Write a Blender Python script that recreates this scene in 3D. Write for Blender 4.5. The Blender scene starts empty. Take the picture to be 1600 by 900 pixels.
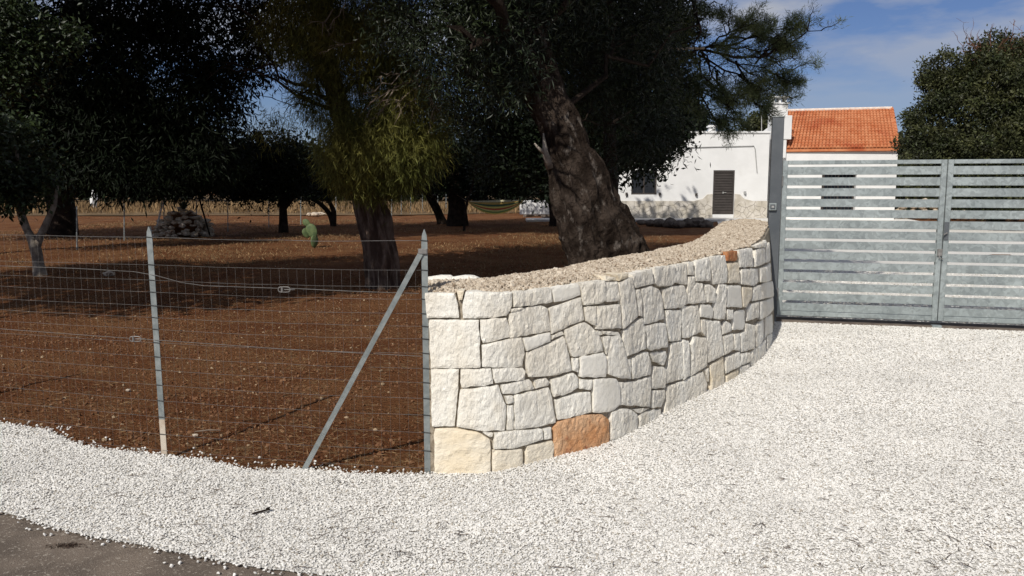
import bpy, bmesh, math, random
import numpy as np
from mathutils import Vector, Matrix, noise
from mathutils.geometry import delaunay_2d_cdt

SC = bpy.context.scene
COL = SC.collection
random.seed(7)
RNG = np.random.default_rng(11)

# ------------------------------------------------------------------ camera
F = 1255.0
CAM_Z = 1.6
PITCH = math.atan(160.0 / F)
cam_d = bpy.data.cameras.new("camera")
cam_d.sensor_width = 36.0
cam_d.lens = 36.0 * F / 1600.0
cam_d.clip_start = 0.05
cam_d.clip_end = 3000
cam = bpy.data.objects.new("camera", cam_d)
COL.objects.link(cam)
cam.location = (0, 0, CAM_Z)
cam.rotation_euler = (math.pi / 2 - PITCH, 0, 0)
SC.camera = cam

# ------------------------------------------------------------------ light
SUN = Vector((-0.345, -0.685, 0.650)).normalized()
EL = math.asin(SUN.z)
ROT = math.atan2(SUN.x, SUN.y)
w = bpy.data.worlds.new("World")
SC.world = w
w.use_nodes = True
wn = w.node_tree.nodes
wl = w.node_tree.links
for n in list(wn):
    wn.remove(n)
wout = wn.new('ShaderNodeOutputWorld')
wbg = wn.new('ShaderNodeBackground')
sky = wn.new('ShaderNodeTexSky')
sky.sky_type = 'NISHITA'
sky.sun_disc = False
sky.sun_elevation = EL
sky.sun_rotation = ROT
sky.altitude = 100
sky.air_density = 1.0
sky.dust_density = 0.6
sky.ozone_density = 2.2
wbg.inputs['Strength'].default_value = 0.066
tc = wn.new('ShaderNodeTexCoord')
sep = wn.new('ShaderNodeSeparateXYZ')
wl.new(tc.outputs['Generated'], sep.inputs[0])
mp = wn.new('ShaderNodeMapping')
mp.inputs['Scale'].default_value = (1.2, 1.2, 4.2)
mp.inputs['Location'].default_value = (1.7, 0.4, 0.9)
wl.new(tc.outputs['Generated'], mp.inputs[0])
cn = wn.new('ShaderNodeTexNoise')
cn.inputs['Scale'].default_value = 3.6
cn.inputs['Detail'].default_value = 7
cn.inputs['Roughness'].default_value = 0.52
wl.new(mp.outputs[0], cn.inputs['Vector'])
cr = wn.new('ShaderNodeValToRGB')
cr.color_ramp.elements[0].position = 0.39
cr.color_ramp.elements[1].position = 0.53
wl.new(cn.outputs['Fac'], cr.inputs[0])
mr = wn.new('ShaderNodeMapRange')
mr.inputs['From Min'].default_value = 0.07
mr.inputs['From Max'].default_value = 0.2
mr.inputs['To Min'].default_value = 0.12
mr.inputs['To Max'].default_value = 0.85
wl.new(sep.outputs['Z'], mr.inputs['Value'])
mul = wn.new('ShaderNodeMath')
mul.operation = 'MULTIPLY'
wl.new(cr.outputs['Color'], mul.inputs[0])
wl.new(mr.outputs['Result'], mul.inputs[1])
tint = wn.new('ShaderNodeMixRGB')
tint.blend_type = 'MULTIPLY'
tint.inputs['Fac'].default_value = 1.0
tint.inputs['Color2'].default_value = (0.64, 0.72, 1.0, 1)
wl.new(sky.outputs[0], tint.inputs['Color1'])
mx = wn.new('ShaderNodeMixRGB')
mx.inputs['Color2'].default_value = (6.8, 7.0, 7.6, 1)
wl.new(mul.outputs[0], mx.inputs['Fac'])
wl.new(tint.outputs[0], mx.inputs['Color1'])
wl.new(mx.outputs[0], wbg.inputs['Color'])
wl.new(wbg.outputs[0], wout.inputs[0])

sun_d = bpy.data.lights.new("sun", 'SUN')
sun_d.energy = 4.0
sun_d.angle = math.radians(0.53)
sun_d.color = (1.0, 0.95, 0.87)
sun = bpy.data.objects.new("sun", sun_d)
COL.objects.link(sun)
sun.location = (-10, -20, 30)
sun.rotation_euler = SUN.to_track_quat('Z', 'Y').to_euler()

SC.view_settings.view_transform = 'Standard'
SC.view_settings.look = 'None'
SC.view_settings.exposure = 0.0
SC.view_settings.gamma = 1.0
SC.render.engine = 'CYCLES'
SC.cycles.max_bounces = 6
SC.render.resolution_x = 1024
SC.render.resolution_y = 576


# ------------------------------------------------------------------ survey
def ray(px, py):
    dx, dy = (px - 800) / F, (450 - py) / F
    c, s = math.cos(PITCH), math.sin(PITCH)
    return Vector((dx, c + dy * s, -s + dy * c))


def G(px, py, z=0.0):
    """point of the level z seen at that place"""
    r = ray(px, py)
    t = (z - CAM_Z) / r.z
    return Vector((r.x * t, r.y * t, z))


def D(px, py, Y):
    r = ray(px, py)
    t = Y / r.y
    return Vector((r.x * t, Y, CAM_Z + r.z * t))


# ------------------------------------------------------------------ helpers
def link(name, me, parent=None, mat=None):
    o = bpy.data.objects.new(name, me)
    COL.objects.link(o)
    if parent is not None:
        o.parent = parent
        o.matrix_parent_inverse = Matrix.Translation(-parent.location) if parent.type == 'EMPTY' and parent.parent is None else Matrix.Identity(4)
    if mat is not None and me is not None:
        me.materials.append(mat)
    return o


def tag(o, label=None, cat=None, group=None, kind=None):
    if label: o['label'] = label
    if cat: o['category'] = cat
    if group: o['group'] = group
    if kind: o['kind'] = kind
    return o


def thing(name, loc, label, cat, group=None):
    o = bpy.data.objects.new(name, None)
    COL.objects.link(o)
    o.location = loc
    o.empty_display_size = 0.2
    return tag(o, label, cat, group)


def np_mesh(name, V, Fc, smooth=False):
    """V (n,3), Fc (m,k) same size faces"""
    me = bpy.data.meshes.new(name)
    V = np.asarray(V, dtype=np.float32)
    Fc = np.asarray(Fc, dtype=np.int32)
    me.vertices.add(len(V))
    me.vertices.foreach_set('co', V.ravel())
    k = Fc.shape[1]
    me.loops.add(Fc.size)
    me.loops.foreach_set('vertex_index', Fc.ravel())
    me.polygons.add(len(Fc))
    me.polygons.foreach_set('loop_start', np.arange(0, Fc.size, k, dtype=np.int32))
    me.polygons.foreach_set('use_smooth', np.full(len(Fc), smooth))
    me.update(calc_edges=True)
    return me


class MB:
    """collects shapes for one mesh object"""
    def __init__(s):
        s.v = []
        s.f = []

    def add(s, V, Fc):
        b = len(s.v)
        s.v += [tuple(p) for p in V]
        s.f += [tuple(i + b for i in f) for f in Fc]

    def box(s, c, size, rot=None):
        x, y, z = size[0] / 2, size[1] / 2, size[2] / 2
        V = [Vector((a * x, b * y, d * z)) for a in (-1, 1) for b in (-1, 1) for d in (-1, 1)]
        if rot is not None:
            V = [rot @ p for p in V]
        V = [p + Vector(c) for p in V]
        s.add(V, [(0, 1, 3, 2), (4, 6, 7, 5), (0, 4, 5, 1), (2, 3, 7, 6), (0, 2, 6, 4), (1, 5, 7, 3)])

    def tube(s, pts, rad, n=6, cap=True):
        pts = [Vector(p) for p in pts]
        if not hasattr(rad, '__len__'):
            rad = [rad] * len(pts)
        V = []
        Fc = []
        up = Vector((0.13, 0.31, 0.94)).normalized()
        for i, p in enumerate(pts):
            a = pts[max(i - 1, 0)]
            b = pts[min(i + 1, len(pts) - 1)]
            t = (b - a).normalized()
            if i == 0:
                sx = t.cross(up)
                if sx.length < 0.1: sx = t.cross(Vector((1, 0, 0)))
            else:
                sx = sx - t * sx.dot(t)
            sx = sx.normalized()
            sy = t.cross(sx)
            for k in range(n):
                an = 2 * math.pi * k / n
                V.append(p + (sx * math.cos(an) + sy * math.sin(an)) * rad[i])
        for i in range(len(pts) - 1):
            for k in range(n):
                Fc.append((i * n + k, i * n + (k + 1) % n, (i + 1) * n + (k + 1) % n, (i + 1) * n + k))
        if cap:
            Fc.append(tuple(range(n - 1, -1, -1)))
            Fc.append(tuple(range((len(pts) - 1) * n, len(pts) * n)))
        s.add(V, Fc)

    def build(s, name, mat, parent=None, smooth=False, bevel=0.0):
        me = bpy.data.meshes.new(name)
        me.from_pydata([tuple(p) for p in s.v], [], s.f)
        if bevel > 0:
            bm = bmesh.new()
            bm.from_mesh(me)
            bmesh.ops.bevel(bm, geom=list(bm.edges), offset=bevel, segments=1, affect='EDGES', profile=0.5)
            bm.to_mesh(me)
            bm.free()
        if smooth:
            for p in me.polygons: p.use_smooth = True
        me.update()
        return link(name, me, parent, mat)


def N3(p, s, seed=0.0):
    return noise.noise(Vector((p[0] * s + seed, p[1] * s - seed, p[2] * s + 2 * seed)))


# ------------------------------------------------------------------ materials
def material(name, c1, c2=None, rough=0.9, scale=5.0, bump=0.0, bscale=40.0, spec=0.3, metal=0.0,
             attr=None, c3=None, scale3=1.0, lo=0.35, hi=0.65, lo3=0.5, hi3=0.7, stretch=None, transl=0.0,
             tint_lo=0.5, tint_hi=1.5, instrand=False, bdetail=6, bdist=0.02, posvar=None):
    m = bpy.data.materials.new(name)
    m.use_nodes = True
    nt = m.node_tree
    nd, ln = nt.nodes, nt.links
    b = nd['Principled BSDF']
    b.inputs['Roughness'].default_value = rough
    b.inputs['Specular IOR Level'].default_value = spec
    b.inputs['Metallic'].default_value = metal
    tc = nd.new('ShaderNodeTexCoord')
    src = tc.outputs['Object']
    if stretch:
        mp = nd.new('ShaderNodeMapping')
        mp.inputs['Scale'].default_value = stretch
        ln.new(src, mp.inputs[0])
        src = mp.outputs[0]
    def mk_noise(sc, det=6, r=0.6):
        t = nd.new('ShaderNodeTexNoise')
        t.inputs['Scale'].default_value = sc
        t.inputs['Detail'].default_value = det
        t.inputs['Roughness'].default_value = r
        ln.new(src, t.inputs['Vector'])
        return t.outputs['Fac']
    def ramp(fac, a, bb):
        r = nd.new('ShaderNodeMapRange')
        r.inputs['From Min'].default_value = a
        r.inputs['From Max'].default_value = bb
        r.interpolation_type = 'SMOOTHSTEP'
        ln.new(fac, r.inputs['Value'])
        return r.outputs['Result']
    col = nd.new('ShaderNodeMixRGB')
    col.inputs['Color1'].default_value = (*c1, 1)
    col.inputs['Color2'].default_value = (*(c2 or c1), 1)
    if instrand:
        oi = nd.new('ShaderNodeObjectInfo')
        ln.new(oi.outputs['Random'], col.inputs['Fac'])
    else:
        ln.new(ramp(mk_noise(scale), lo, hi), col.inputs['Fac'])
    out = col.outputs[0]
    if c3:
        m2 = nd.new('ShaderNodeMixRGB')
        m2.inputs['Color2'].default_value = (*c3, 1)
        ln.new(out, m2.inputs['Color1'])
        if instrand:
            ln.new(ramp(oi.outputs['Random'], lo3, hi3), m2.inputs['Fac'])
        else:
            ln.new(ramp(mk_noise(scale3, 4), lo3, hi3), m2.inputs['Fac'])
        out = m2.outputs[0]
    if attr:
        at = nd.new('ShaderNodeAttribute')
        at.attribute_name = attr
        r = nd.new('ShaderNodeMapRange')
        r.inputs['To Min'].default_value = tint_lo
        r.inputs['To Max'].default_value = tint_hi
        ln.new(at.outputs['Fac'], r.inputs['Value'])
        m3 = nd.new('ShaderNodeVectorMath')
        m3.operation = 'SCALE'
        ln.new(out, m3.inputs[0])
        ln.new(r.outputs[0], m3.inputs['Scale'])
        out = m3.outputs[0]
    if posvar:
        ge = nd.new('ShaderNodeNewGeometry')
        pn_ = nd.new('ShaderNodeTexNoise')
        pn_.inputs['Scale'].default_value = posvar[0]
        pn_.inputs['Detail'].default_value = 5
        ln.new(ge.outputs['Position'], pn_.inputs['Vector'])
        r = nd.new('ShaderNodeMapRange')
        r.inputs['From Min'].default_value = 0.3
        r.inputs['From Max'].default_value = 0.7
        r.inputs['To Min'].default_value = posvar[1]
        r.inputs['To Max'].default_value = posvar[2]
        ln.new(pn_.outputs['Fac'], r.inputs['Value'])
        m4 = nd.new('ShaderNodeVectorMath')
        m4.operation = 'SCALE'
        ln.new(out, m4.inputs[0])
        ln.new(r.outputs[0], m4.inputs['Scale'])
        out = m4.outputs[0]
    ln.new(out, b.inputs['Base Color'])
    if bump:
        bp = nd.new('ShaderNodeBump')
        bp.inputs['Strength'].default_value = bump
        bp.inputs['Distance'].default_value = bdist
        ln.new(mk_noise(bscale, bdetail, 0.65), bp.inputs['Height'])
        ln.new(bp.outputs[0], b.inputs['Normal'])
    if transl:
        tr = nd.new('ShaderNodeBsdfTranslucent')
        ln.new(out, tr.inputs['Color'])
        ms = nd.new('ShaderNodeMixShader')
        ms.inputs[0].default_value = transl
        ln.new(b.outputs[0], ms.inputs[1])
        ln.new(tr.outputs[0], ms.inputs[2])
        ln.new(ms.outputs[0], nd['Material Output'].inputs[0])
    return m


M = {}
M['earth'] = material('red_earth', (0.150, 0.056, 0.022), (0.215, 0.098, 0.042), scale=0.9, c3=(0.29, 0.185, 0.095),
                      scale3=14, lo3=0.52, hi3=0.75, bump=1.0, bscale=30, bdist=0.09, spec=0.1, rough=1)
M['clod'] = material('earth_clod', (0.11, 0.046, 0.022), (0.20, 0.108, 0.058), instrand=True, rough=1, spec=0.1,
                     c3=(0.34, 0.25, 0.16), lo3=0.955, hi3=0.96)
M['straw'] = material('dry_straw', (0.20, 0.125, 0.062), (0.34, 0.23, 0.12), scale=3, rough=0.9, spec=0.15, attr='tint', tint_lo=0.3, tint_hi=1.25)
M['gravel_bed'] = material('gravel_bed', (0.58, 0.56, 0.52), (0.80, 0.78, 0.73), scale=75, lo=0.32, hi=0.55, bump=1.0, bscale=70, bdist=0.02, rough=0.95, spec=0.2)
M['pebble'] = material('white_pebble', (0.62, 0.60, 0.56), (0.84, 0.82, 0.78), instrand=True, rough=0.85, spec=0.25,
                       c3=(0.40, 0.36, 0.30), lo3=0.93, hi3=0.96, posvar=(1.3, 0.92, 1.07))
M['asphalt'] = material('old_asphalt', (0.135, 0.108, 0.086), (0.225, 0.180, 0.142), scale=3.2, c3=(0.40, 0.35, 0.29), scale3=75,
                        lo3=0.56, hi3=0.68, bump=0.9, bscale=150, bdist=0.01, rough=0.95)
M['limestone'] = material('white_limestone', (0.79, 0.735, 0.63), (0.87, 0.84, 0.76), scale=4, c3=(0.72, 0.61, 0.44), scale3=2.2, lo3=0.60, hi3=0.82,
                          bump=0.75, bscale=34, bdist=0.03, rough=0.92, spec=0.2, stretch=(1.0, 1.0, 0.5), bdetail=9)
M['smooth_stone'] = material('sawn_limestone', (0.77, 0.735, 0.65), (0.83, 0.80, 0.725), scale=6, bump=0.3, bscale=40, bdist=0.012, rough=0.9, spec=0.2, bdetail=4)
M['cream_stone'] = material('cream_limestone', (0.72, 0.62, 0.46), (0.80, 0.73, 0.60), scale=3, bump=0.6, bscale=14, bdist=0.025, rough=0.92, spec=0.2,
                            stretch=(1.0, 1.0, 1.6))
M['orange_stone'] = material('orange_stone', (0.56, 0.28, 0.13), (0.66, 0.42, 0.25), scale=7, c3=(0.36, 0.14, 0.07), scale3=16, lo3=0.58, hi3=0.72,
                             bump=1.0, bscale=16, bdist=0.03, rough=0.92, spec=0.2)
M['rust_stone'] = material('rust_stone', (0.40, 0.15, 0.06), (0.50, 0.25, 0.12), scale=20, bump=0.8, bscale=30, bdist=0.02, rough=0.92)
M['core'] = material('joint_earth', (0.22, 0.18, 0.13), (0.38, 0.33, 0.26), scale=30, bump=0.6, bscale=50, rough=1)
M['chips_bed'] = material('rubble_bed', (0.22, 0.17, 0.12), (0.52, 0.45, 0.36), scale=45, bump=1, bscale=60, rough=1)
M['chip'] = material('stone_chip', (0.36, 0.29, 0.215), (0.66, 0.58, 0.47), instrand=True, rough=0.95, spec=0.2, c3=(0.22, 0.16, 0.11), lo3=0.9, hi3=0.92)
M['bark'] = material('rough_bark', (0.075, 0.050, 0.038), (0.23, 0.175, 0.14), scale=9, stretch=(1, 1, 0.25), bump=1.0, bscale=13, bdist=0.09, rough=1, spec=0.1, lo=0.4, hi=0.68)
M['grey_bark'] = material('gnarled_bark', (0.022, 0.015, 0.011), (0.075, 0.056, 0.044), scale=6, c3=(0.17, 0.145, 0.125), scale3=9, lo3=0.55, hi3=0.72,
                          stretch=(1, 1, 0.6), bump=1.0, bscale=12, bdist=0.16, rough=1, spec=0.1, lo=0.4, hi=0.68)
M['pale_bark'] = material('pale_bark', (0.16, 0.13, 0.105), (0.34, 0.30, 0.25), scale=6, bump=0.5, bscale=30, rough=1, spec=0.1)
M['dark_bark'] = material('dark_bark', (0.020, 0.015, 0.012), (0.045, 0.033, 0.026), scale=6, bump=0.8, bscale=20, bdist=0.05, rough=1, spec=0.05)
M['deadwood'] = material('dead_twig', (0.16, 0.12, 0.09), (0.28, 0.23, 0.18), scale=6, rough=1, spec=0.1)


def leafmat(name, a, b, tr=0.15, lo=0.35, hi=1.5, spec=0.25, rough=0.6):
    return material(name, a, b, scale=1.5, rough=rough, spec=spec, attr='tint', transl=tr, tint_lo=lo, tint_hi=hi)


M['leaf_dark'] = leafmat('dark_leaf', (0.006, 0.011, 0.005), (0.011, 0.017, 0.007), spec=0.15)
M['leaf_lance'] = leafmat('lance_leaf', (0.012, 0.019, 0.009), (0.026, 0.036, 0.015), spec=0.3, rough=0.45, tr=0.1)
M['leaf_weep'] = leafmat('weeping_leaf', (0.085, 0.095, 0.022), (0.15, 0.14, 0.034), spec=0.15)
M['leaf_broad'] = leafmat('broad_leaf', (0.016, 0.028, 0.010), (0.036, 0.054, 0.018), spec=0.35, rough=0.45)
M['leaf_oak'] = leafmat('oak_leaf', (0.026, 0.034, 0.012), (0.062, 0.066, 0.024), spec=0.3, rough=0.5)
M['needle'] = leafmat('pine_needle', (0.090, 0.120, 0.055), (0.15, 0.17, 0.065), tr=0.3)
M['agave'] = material('agave_leaf', (0.05, 0.075, 0.045), (0.09, 0.12, 0.07), scale=4, rough=0.6)
M['cactus'] = material('cactus_pad', (0.065, 0.10, 0.042), (0.12, 0.16, 0.065), scale=14, rough=0.6, bump=0.3, bscale=60)
M['zinc'] = material('galvanised_post', (0.20, 0.225, 0.225), (0.30, 0.325, 0.32), scale=16, rough=0.5, metal=0.35, spec=0.4)
M['zinc_dirty'] = material('post_foot', (0.42, 0.34, 0.26), (0.52, 0.46, 0.38), scale=16, rough=0.8)
M['wire'] = material('fence_wire', (0.17, 0.16, 0.15), (0.26, 0.25, 0.24), scale=16, rough=0.5, metal=0.4)
M['tie'] = material('dark_tie_wire', (0.03, 0.03, 0.03), (0.05, 0.05, 0.05), rough=0.7)
M['pillar'] = material('grey_steel', (0.085, 0.095, 0.105), (0.115, 0.125, 0.135), scale=3, rough=0.45, spec=0.4, metal=0.2)
M['plaster'] = material('white_plaster', (0.70, 0.70, 0.69), (0.755, 0.755, 0.745), scale=1.2, bump=0.15, bscale=30, rough=0.9, spec=0.2, c3=(0.60, 0.59, 0.56), scale3=0.8, lo3=0.55, hi3=0.85)
M['dado'] = material('stone_dado_base', (0.30, 0.27, 0.23), (0.45, 0.42, 0.37), scale=4, rough=0.9, bump=0.4, bscale=30)
M['dado_stone'] = material('stone_dado_piece', (0.46, 0.42, 0.35), (0.62, 0.58, 0.52), scale=2.5, rough=0.9, bump=0.4, bscale=30)
M['shutter'] = material('brown_shutter', (0.045, 0.038, 0.034), (0.060, 0.050, 0.045), rough=0.5, spec=0.4)
M['glass'] = material('dark_glass', (0.010, 0.013, 0.018), (0.014, 0.017, 0.022), rough=0.15, spec=0.5)
M['tile'] = material('terracotta_tile', (0.48, 0.155, 0.062), (0.58, 0.24, 0.115), scale=2.5, rough=0.85, spec=0.2, c3=(0.40, 0.10, 0.04), scale3=0.9)
M['ridge'] = material('ridge_mortar', (0.62, 0.50, 0.42), (0.74, 0.66, 0.58), scale=6, rough=0.9)
M['cable'] = material('grey_conduit', (0.30, 0.30, 0.29), (0.38, 0.38, 0.37), rough=0.6)
M['paving'] = material('pale_paving', (0.55, 0.53, 0.49), (0.66, 0.64, 0.60), scale=2, rough=0.9, bump=0.2)
M['rock'] = material('field_rock', (0.42, 0.34, 0.25), (0.68, 0.60, 0.49), scale=5, bump=0.6, bscale=12, rough=0.95, c3=(0.14, 0.08, 0.05), scale3=4)
M['dark_rock'] = material('dark_rock', (0.09, 0.07, 0.06), (0.18, 0.15, 0.12), scale=5, bump=0.6, bscale=12, rough=0.95)
M['field'] = material('dry_field', (0.12, 0.08, 0.045), (0.20, 0.14, 0.08), scale=0.6, rough=1, bump=0.4, bscale=6, spec=0.1)
M['wood_far'] = leafmat('far_wood', (0.012, 0.020, 0.010), (0.022, 0.032, 0.015))

# galvanised sheet with spangle
gm = material('galvanised_sheet', (0.28, 0.315, 0.315), (0.37, 0.41, 0.405), scale=3.2, rough=0.42, metal=0.45, spec=0.5)
nd, ln = gm.node_tree.nodes, gm.node_tree.links
b = nd['Principled BSDF']
lk = b.inputs['Base Color'].links[0]
prev = lk.from_socket
vo = nd.new('ShaderNodeTexVoronoi')
vo.inputs['Scale'].default_value = 34
nz = nd.new('ShaderNodeTexNoise')
nz.inputs['Scale'].default_value = 9
tcc = nd.new('ShaderNodeTexCoord')
mixv = nd.new('ShaderNodeMixRGB')
mixv.inputs['Fac'].default_value = 0.12
ln.new(tcc.outputs['Object'], mixv.inputs['Color1'])
ln.new(tcc.outputs['Object'], nz.inputs['Vector'])
ln.new(nz.outputs['Color'], mixv.inputs['Color2'])
ln.new(mixv.outputs[0], vo.inputs['Vector'])
sp = nd.new('ShaderNodeSeparateColor')
ln.new(vo.outputs['Color'], sp.inputs[0])
mrr = nd.new('ShaderNodeMapRange')
mrr.inputs['To Min'].default_value = 0.84
mrr.inputs['To Max'].default_value = 1.2
ln.new(sp.outputs[0], mrr.inputs['Value'])
vm = nd.new('ShaderNodeVectorMath')
vm.operation = 'SCALE'
ln.new(prev, vm.inputs[0])
ln.new(mrr.outputs[0], vm.inputs['Scale'])
ln.new(vm.outputs[0], b.inputs['Base Color'])
M['sheet'] = gm


# ------------------------------------------------------------------ scatter (geometry nodes)
def scatter(name, P, S, R, mat, parent=None, nvar=4, rough=0.35):
    """many small chipped stones at the points P: one object"""
    me = bpy.data.meshes.new(name)
    me.vertices.add(len(P))
    me.vertices.foreach_set('co', np.asarray(P, np.float32).ravel())
    for nm, A in (('scl', S), ('rot', R)):
        a = me.attributes.new(nm, 'FLOAT_VECTOR', 'POINT')
        a.data.foreach_set('vector', np.asarray(A, np.float32).ravel())
    o = link(name, me, parent)
    ng = bpy.data.node_groups.new(name + '_nodes', 'GeometryNodeTree')
    ng.interface.new_socket('Geometry', in_out='INPUT', socket_type='NodeSocketGeometry')
    ng.interface.new_socket('Geometry', in_out='OUTPUT', socket_type='NodeSocketGeometry')
    n, l = ng.nodes, ng.links
    gi = n.new('NodeGroupInput')
    go = n.new('NodeGroupOutput')
    g2i = n.new('GeometryNodeGeometryToInstance')
    for k in range(nvar):
        ico = n.new('GeometryNodeMeshIcoSphere')
        ico.inputs['Radius'].default_value = 1.0
        ico.inputs['Subdivisions'].default_value = 1
        spn = n.new('GeometryNodeSetPosition')
        rv = n.new('FunctionNodeRandomValue')
        rv.data_type = 'FLOAT_VECTOR'
        rv.inputs['Min'].default_value = (-rough,) * 3
        rv.inputs['Max'].default_value = (rough,) * 3
        for s in rv.inputs:
            if s.name == 'Seed': s.default_value = k * 7 + 3
        sm = n.new('GeometryNodeSetMaterial')
        sm.inputs['Material'].default_value = mat
        shs = n.new('GeometryNodeSetShadeSmooth')
        shs.inputs['Shade Smooth'].default_value = False
        l.new(ico.outputs['Mesh'], spn.inputs['Geometry'])
        l.new(rv.outputs[0], spn.inputs['Offset'])
        l.new(spn.outputs[0], shs.inputs['Geometry'])
        l.new(shs.outputs[0], sm.inputs['Geometry'])
        l.new(sm.outputs[0], g2i.inputs[0])
    iop = n.new('GeometryNodeInstanceOnPoints')
    l.new(gi.outputs[0], iop.inputs['Points'])
    l.new(g2i.outputs[0], iop.inputs['Instance'])
    iop.inputs['Pick Instance'].default_value = True
    ri = n.new('FunctionNodeRandomValue')
    ri.data_type = 'INT'
    for s in ri.inputs:
        if s.type == 'INT' and s.name == 'Max': s.default_value = nvar - 1
    l.new([s for s in ri.outputs if s.type == 'INT'][0], iop.inputs['Instance Index'])
    for nm, sock in (('scl', 'Scale'), ('rot', 'Rotation')):
        na = n.new('GeometryNodeInputNamedAttribute')
        na.data_type = 'FLOAT_VECTOR'
        na.inputs['Name'].default_value = nm
        if sock == 'Rotation':
            er = n.new('FunctionNodeEulerToRotation')
            l.new(na.outputs['Attribute'], er.inputs[0])
            l.new(er.outputs[0], iop.inputs['Rotation'])
        else:
            l.new(na.outputs['Attribute'], iop.inputs[sock])
    l.new(iop.outputs[0], go.inputs[0])
    md = o.modifiers.new('scatter', 'NODES')
    md.node_group = ng
    o['kind'] = 'stuff'
    return o


def in_poly(X, Y, poly):
    ins = np.zeros(len(X), bool)
    n = len(poly)
    j = n - 1
    for i in range(n):
        xi, yi = poly[i][0], poly[i][1]
        xj, yj = poly[j][0], poly[j][1]
        c = ((yi > Y) != (yj > Y)) & (X < (xj - xi) * (Y - yi) / (yj - yi + 1e-12) + xi)
        ins ^= c
        j = i
    return ins


def fbm2(X, Y, s, seed=0, octv=3):
    out = np.zeros(len(X))
    r = np.random.default_rng(seed)
    for o in range(octv):
        for k in range(5):
            a = r.uniform(0, 6.28)
            ph = r.uniform(0, 6.28)
            f = s * 2 ** o * r.uniform(0.6, 1.4)
            out += np.sin((X * math.cos(a) + Y * math.sin(a)) * f + ph) / 5 / 1.8 ** o
    return out


# ------------------------------------------------------------------ ground sheets
def resample(pts, step):
    out = []
    for a, b in zip(pts[:-1], pts[1:]):
        n = max(1, int((b - a).length / step))
        for i in range(n):
            out.append(a + (b - a) * i / n)
    out.append(pts[-1])
    return out


def catmull(P, n=12):
    P = [P[0] * 2 - P[1]] + list(P) + [P[-1] * 2 - P[-2]]
    out = []
    for i in range(1, len(P) - 2):
        for k in range(n):
            t = k / n
            a, b, c, d = P[i - 1], P[i], P[i + 1], P[i + 2]
            out.append(0.5 * ((2 * b) + (c - a) * t + (2 * a - 5 * b + 4 * c - d) * t * t + (3 * b - a - 3 * c + d) * t ** 3))
    out.append(P[-2].copy())
    return out


# edge between red earth and gravel; edge between gravel and road
edge_earth = [G(-420, 590), G(-200, 618), G(0, 662), G(70, 672), G(130, 697), G(250, 712), G(330, 722), G(400, 736), G(465, 733), G(560, 741), G(677, 742)]
edge_earth = catmull(edge_earth, 10)
edge_road = [G(-700, 640), G(-300, 725), G(0, 800), G(60, 817), G(130, 836), G(210, 850), G(300, 868), G(380, 884), G(450, 893), G(520, 901), G(640, 925), G(800, 950), G(1100, 1010), G(1900, 1150)]
edge_road = catmull(edge_road, 10)


def sheet(name, poly, z, mat, cell=0.25, label=None):
    """flat polygon sheet triangulated with inner points"""
    P = [Vector((p.x, p.y)) for p in poly]
    xs = [p.x for p in P]
    ys = [p.y for p in P]
    v, e, f, *_ = delaunay_2d_cdt(P, [(i, (i + 1) % len(P)) for i in range(len(P))], [], 1, 1e-6)
    me = bpy.data.meshes.new(name)
    me.from_pydata([(q.x, q.y, z) for q in v], [], [tuple(reversed(t)) if False else tuple(t) for t in f])
    me.update()
    o = link(name, me, None, mat)
    o['kind'] = 'structure'
    return o


# earth: graded grid, level under gravel and road, gently lumpy in the garden
xs = np.concatenate([-np.geomspace(2500, 14, 26), np.linspace(-13.5, 8.5, 300), np.geomspace(9, 2500, 26)])
ys = np.concatenate([[-2500, -600, -100, -20, -4], np.linspace(0, 14, 220), np.geomspace(14.2, 45, 60), np.geomspace(48, 2800, 22)])
XX, YY = np.meshgrid(xs, ys)
fx, fy = XX.ravel(), YY.ravel()
gp = [(p.x, p.y) for p in edge_earth] + [(9, 4.0), (20, 4), (20, 2), (20, -60), (-60, -60), (-60, 12)]
flat = in_poly(fx, fy, gp)
dist = np.abs(fy - 6)
amp = np.where(flat, 0, 0.016) * (np.abs(fx) < 60)
zz = -0.022 + amp * fbm2(fx, fy, 3.0, 3) + 0.55 * amp * fbm2(fx, fy, 14.0, 8) + np.where((fy > 12) & (fy < 200), 0.03 * fbm2(fx, fy, 0.6, 4), 0)
V = np.stack([fx, fy, zz], 1)
nx, ny = len(xs), len(ys)
ii = (np.arange(ny - 1)[:, None] * nx + np.arange(nx - 1)[None, :]).ravel()
Fq = np.stack([ii, ii + 1, ii + nx + 1, ii + nx], 1)
earth = link('earth_ground', np_mesh('earth_ground', V, Fq, True), None, M['earth'])
tag(earth, kind='structure')

road_poly = [p + Vector((0, 0.12, 0)) for p in edge_road] + [Vector((40, -20, 0)), Vector((-60, -20, 0))]
sheet('asphalt_road', road_poly, -0.006, M['asphalt'])


# ------------------------------------------------------------------ curved stone wall
base_px = [(677, 741), (770, 739), (865, 716), (950, 692), (1000, 668), (1060, 634), (1120, 606), (1165, 580), (1195, 553), (1208, 528), (1213, 504)]
bp = [G(*p) for p in base_px]
bp.append(bp[-1] + (bp[-1] - bp[-2]).normalized() * 0.45)
crv = catmull(bp, 16)
d0 = (crv[1] - crv[0]).normalized()
crv = [crv[0] - d0 * 0.06 * k for k in range(4, 0, -1)] + crv
d1 = (crv[-1] - crv[-2]).normalized()
crv += [crv[-1] + d1 * 0.1 * k for k in range(1, 4)]
CU = np.zeros(len(crv))
for i in range(1, len(crv)):
    CU[i] = CU[i - 1] + (crv[i] - crv[i - 1]).length
CU -= CU[4]
CX = np.array([p.x for p in crv])
CY = np.array([p.y for p in crv])
TX, TY = np.gradient(CX, CU), np.gradient(CY, CU)
ln_ = np.hypot(TX, TY)
TX, TY = TX / ln_, TY / ln_
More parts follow.
